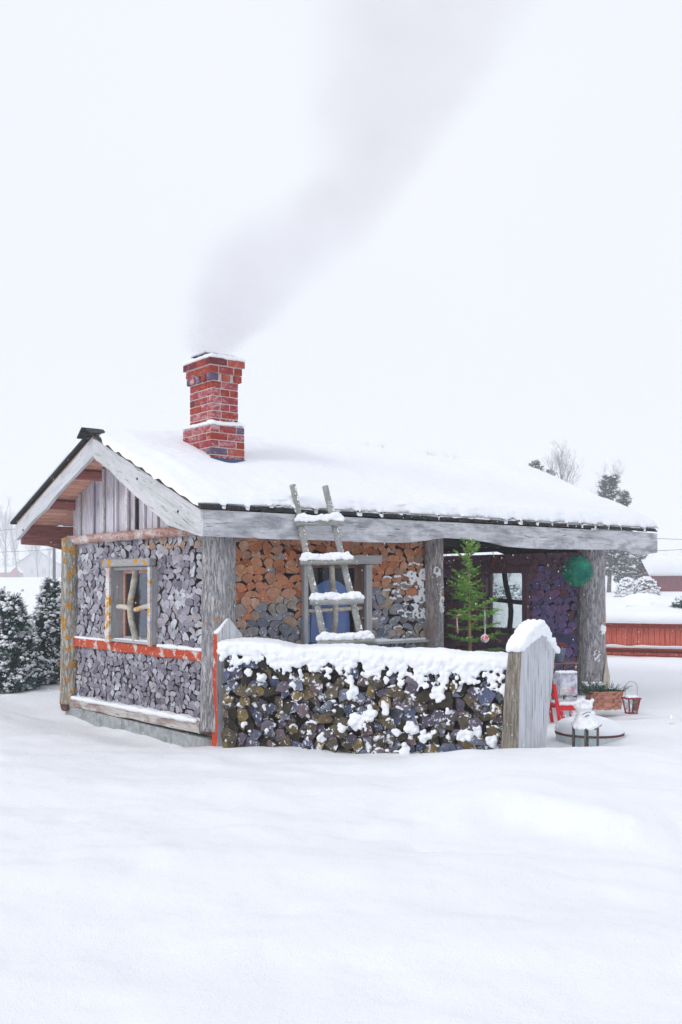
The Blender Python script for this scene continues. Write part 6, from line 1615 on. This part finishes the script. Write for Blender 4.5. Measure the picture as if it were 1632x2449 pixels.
# ------------------------------------------------------------------ chimney smoke
smz = [4.50, 4.75, 5.29, 5.81, 6.12, 6.58, 7.36, 7.87, 8.9, 9.7]
smx = [-1.60, -1.50, -1.12, -0.76, -0.32, 0.20, 0.52, 0.70, 0.92, 1.10]
smr = [0.26, 0.50, 0.80, 0.92, 0.90, 0.74, 1.0, 1.25, 1.6, 1.8]
SMY = 12.35
mb = MB(); n = 28
for z_, x_, r_ in zip(smz, smx, smr):
    for k in range(n): a = 2 * PI * k / n; mb.v.append((x_ + 1.4 * r_ * math.cos(a), 1.4 * r_ * math.sin(a), z_))
for i in range(len(smz) - 1):
    for k in range(n): k2 = (k + 1) % n; mb.f.append((i * n + k, i * n + k2, (i + 1) * n + k2, (i + 1) * n + k)); mb.m.append(0)
mb.f.append(tuple(reversed(range(n)))); mb.m.append(0); mb.f.append(tuple((len(smz) - 1) * n + k for k in range(n))); mb.m.append(0)
t = NT('smoke'); t.t.nodes.remove(t.b)
pv = t.n('ShaderNodeVolumePrincipled'); pv.inputs['Color'].default_value = (0.66, 0.62, 0.67, 1); pv.inputs['Anisotropy'].default_value = 0.0
sp = t.n('ShaderNodeSeparateXYZ'); t.link(t.tc, sp.inputs[0]); zn = t.n('ShaderNodeMapRange'); zn.inputs['From Min'].default_value = smz[0]; zn.inputs['From Max'].default_value = smz[-1]; t.link(sp.outputs['Z'], zn.inputs['Value'])
def fcurve(ys, lo_, hi_):
    fc = t.n('ShaderNodeFloatCurve'); cv = fc.mapping.curves[0]
    pts = [((z_ - smz[0]) / (smz[-1] - smz[0]), (y - lo_) / (hi_ - lo_)) for z_, y in zip(smz, ys)]
    cv.points[0].location = pts[0]; cv.points[1].location = pts[-1]
    for p in pts[1:-1]: cv.points.new(*p)
    fc.mapping.update(); t.link(zn.outputs[0], fc.inputs['Value'])
    return t.math('ADD', t.math('MULTIPLY', fc.outputs[0], hi_ - lo_), lo_)
cxn = fcurve(smx, -2.0, 2.0); crn = fcurve(smr, 0.0, 2.0)
w1 = t.n('ShaderNodeTexNoise'); w1.inputs['Scale'].default_value = 1.1; w1.inputs['Detail'].default_value = 5; t.link(t.tc, w1.inputs['Vector'])
ws = t.n('ShaderNodeSeparateXYZ'); t.link(w1.outputs['Color'], ws.inputs[0])
dx = t.math('ADD', t.math('SUBTRACT', sp.outputs['X'], cxn), t.math('MULTIPLY', t.math('SUBTRACT', ws.outputs['X'], 0.5), t.math('MULTIPLY', crn, 1.25)))
dy = t.math('ADD', sp.outputs['Y'], t.math('MULTIPLY', t.math('SUBTRACT', ws.outputs['Y'], 0.5), t.math('MULTIPLY', crn, 1.25)))
dd = t.math('SQRT', t.math('ADD', t.math('MULTIPLY', dx, dx), t.math('MULTIPLY', dy, dy))); q = t.math('DIVIDE', dd, crn)
fall = t.n('ShaderNodeMapRange', interpolation_type='SMOOTHSTEP'); fall.inputs['From Min'].default_value = 1.12; fall.inputs['From Max'].default_value = 0.42; t.link(q, fall.inputs['Value'])
nn = t.n('ShaderNodeMapRange'); nn.inputs['From Min'].default_value = 0.32; nn.inputs['From Max'].default_value = 0.62; nn.inputs['To Min'].default_value = 0.45; nn.inputs['To Max'].default_value = 1.25
t.link(t.noise(t.tc, 1.7, 6, 0.62), nn.inputs['Value'])
dfc = fcurve([1.9, 1.7, 1.2, 1.0, 1.0, 1.05, 1.0, 0.95, 0.9, 0.9], 0.0, 2.0)
den = t.math('MULTIPLY', t.math('MULTIPLY', t.math('MULTIPLY', fall.outputs[0], dfc), nn.outputs[0]), t.math('DIVIDE', 0.28, crn)); t.link(den, pv.inputs['Density']); t.link(pv.outputs[0], t.out.inputs['Volume'])
SMK = t.mat
o = mb.build('chimney_smoke', SMK, None, (0, SMY, 0)); tag(o, 'pale grey smoke drifting up and right from the brick chimney', 'smoke', kind='stuff')

# ------------------------------------------------------------------ falling flakes and haze
mb = MB(); rg = random.Random(3)
for i in range(2600):
    Y = rg.uniform(5.5, 16); px = rg.uniform(-60, 1700); py = rg.uniform(1000, 1800); p = W(px, py, Y)
    if p.z < gz(p.x, p.y) + 0.05: continue
    r = rg.uniform(0.0016, 0.0034); mb.add([p + Vector(v) * r for v in ((1, 0, 0), (-1, 0, 0), (0, 1, 0), (0, -1, 0), (0, 0, 1.6), (0, 0, -1.6))], [(0, 2, 4), (2, 1, 4), (1, 3, 4), (3, 0, 4), (2, 0, 5), (1, 2, 5), (3, 1, 5), (0, 3, 5)])
tag(mb.build('snowflakes', SNOW, None), 'fine snowflakes drifting through the air before the cabin', 'snowflakes', kind='stuff')
mb = MB(); mb.box((0, 395, 17.0), (1200, 840, 40.0)); t = NT('haze'); t.t.nodes.remove(t.b); pv = t.n('ShaderNodeVolumePrincipled'); pv.inputs['Color'].default_value = (0.96, 0.98, 1.0, 1); pv.inputs['Density'].default_value = 0.0020; pv.inputs['Anisotropy'].default_value = 0.0
t.link(pv.outputs[0], t.out.inputs['Volume']); tag(mb.build('haze', t.mat, None), 'snowy winter haze in the air', 'haze', kind='stuff')
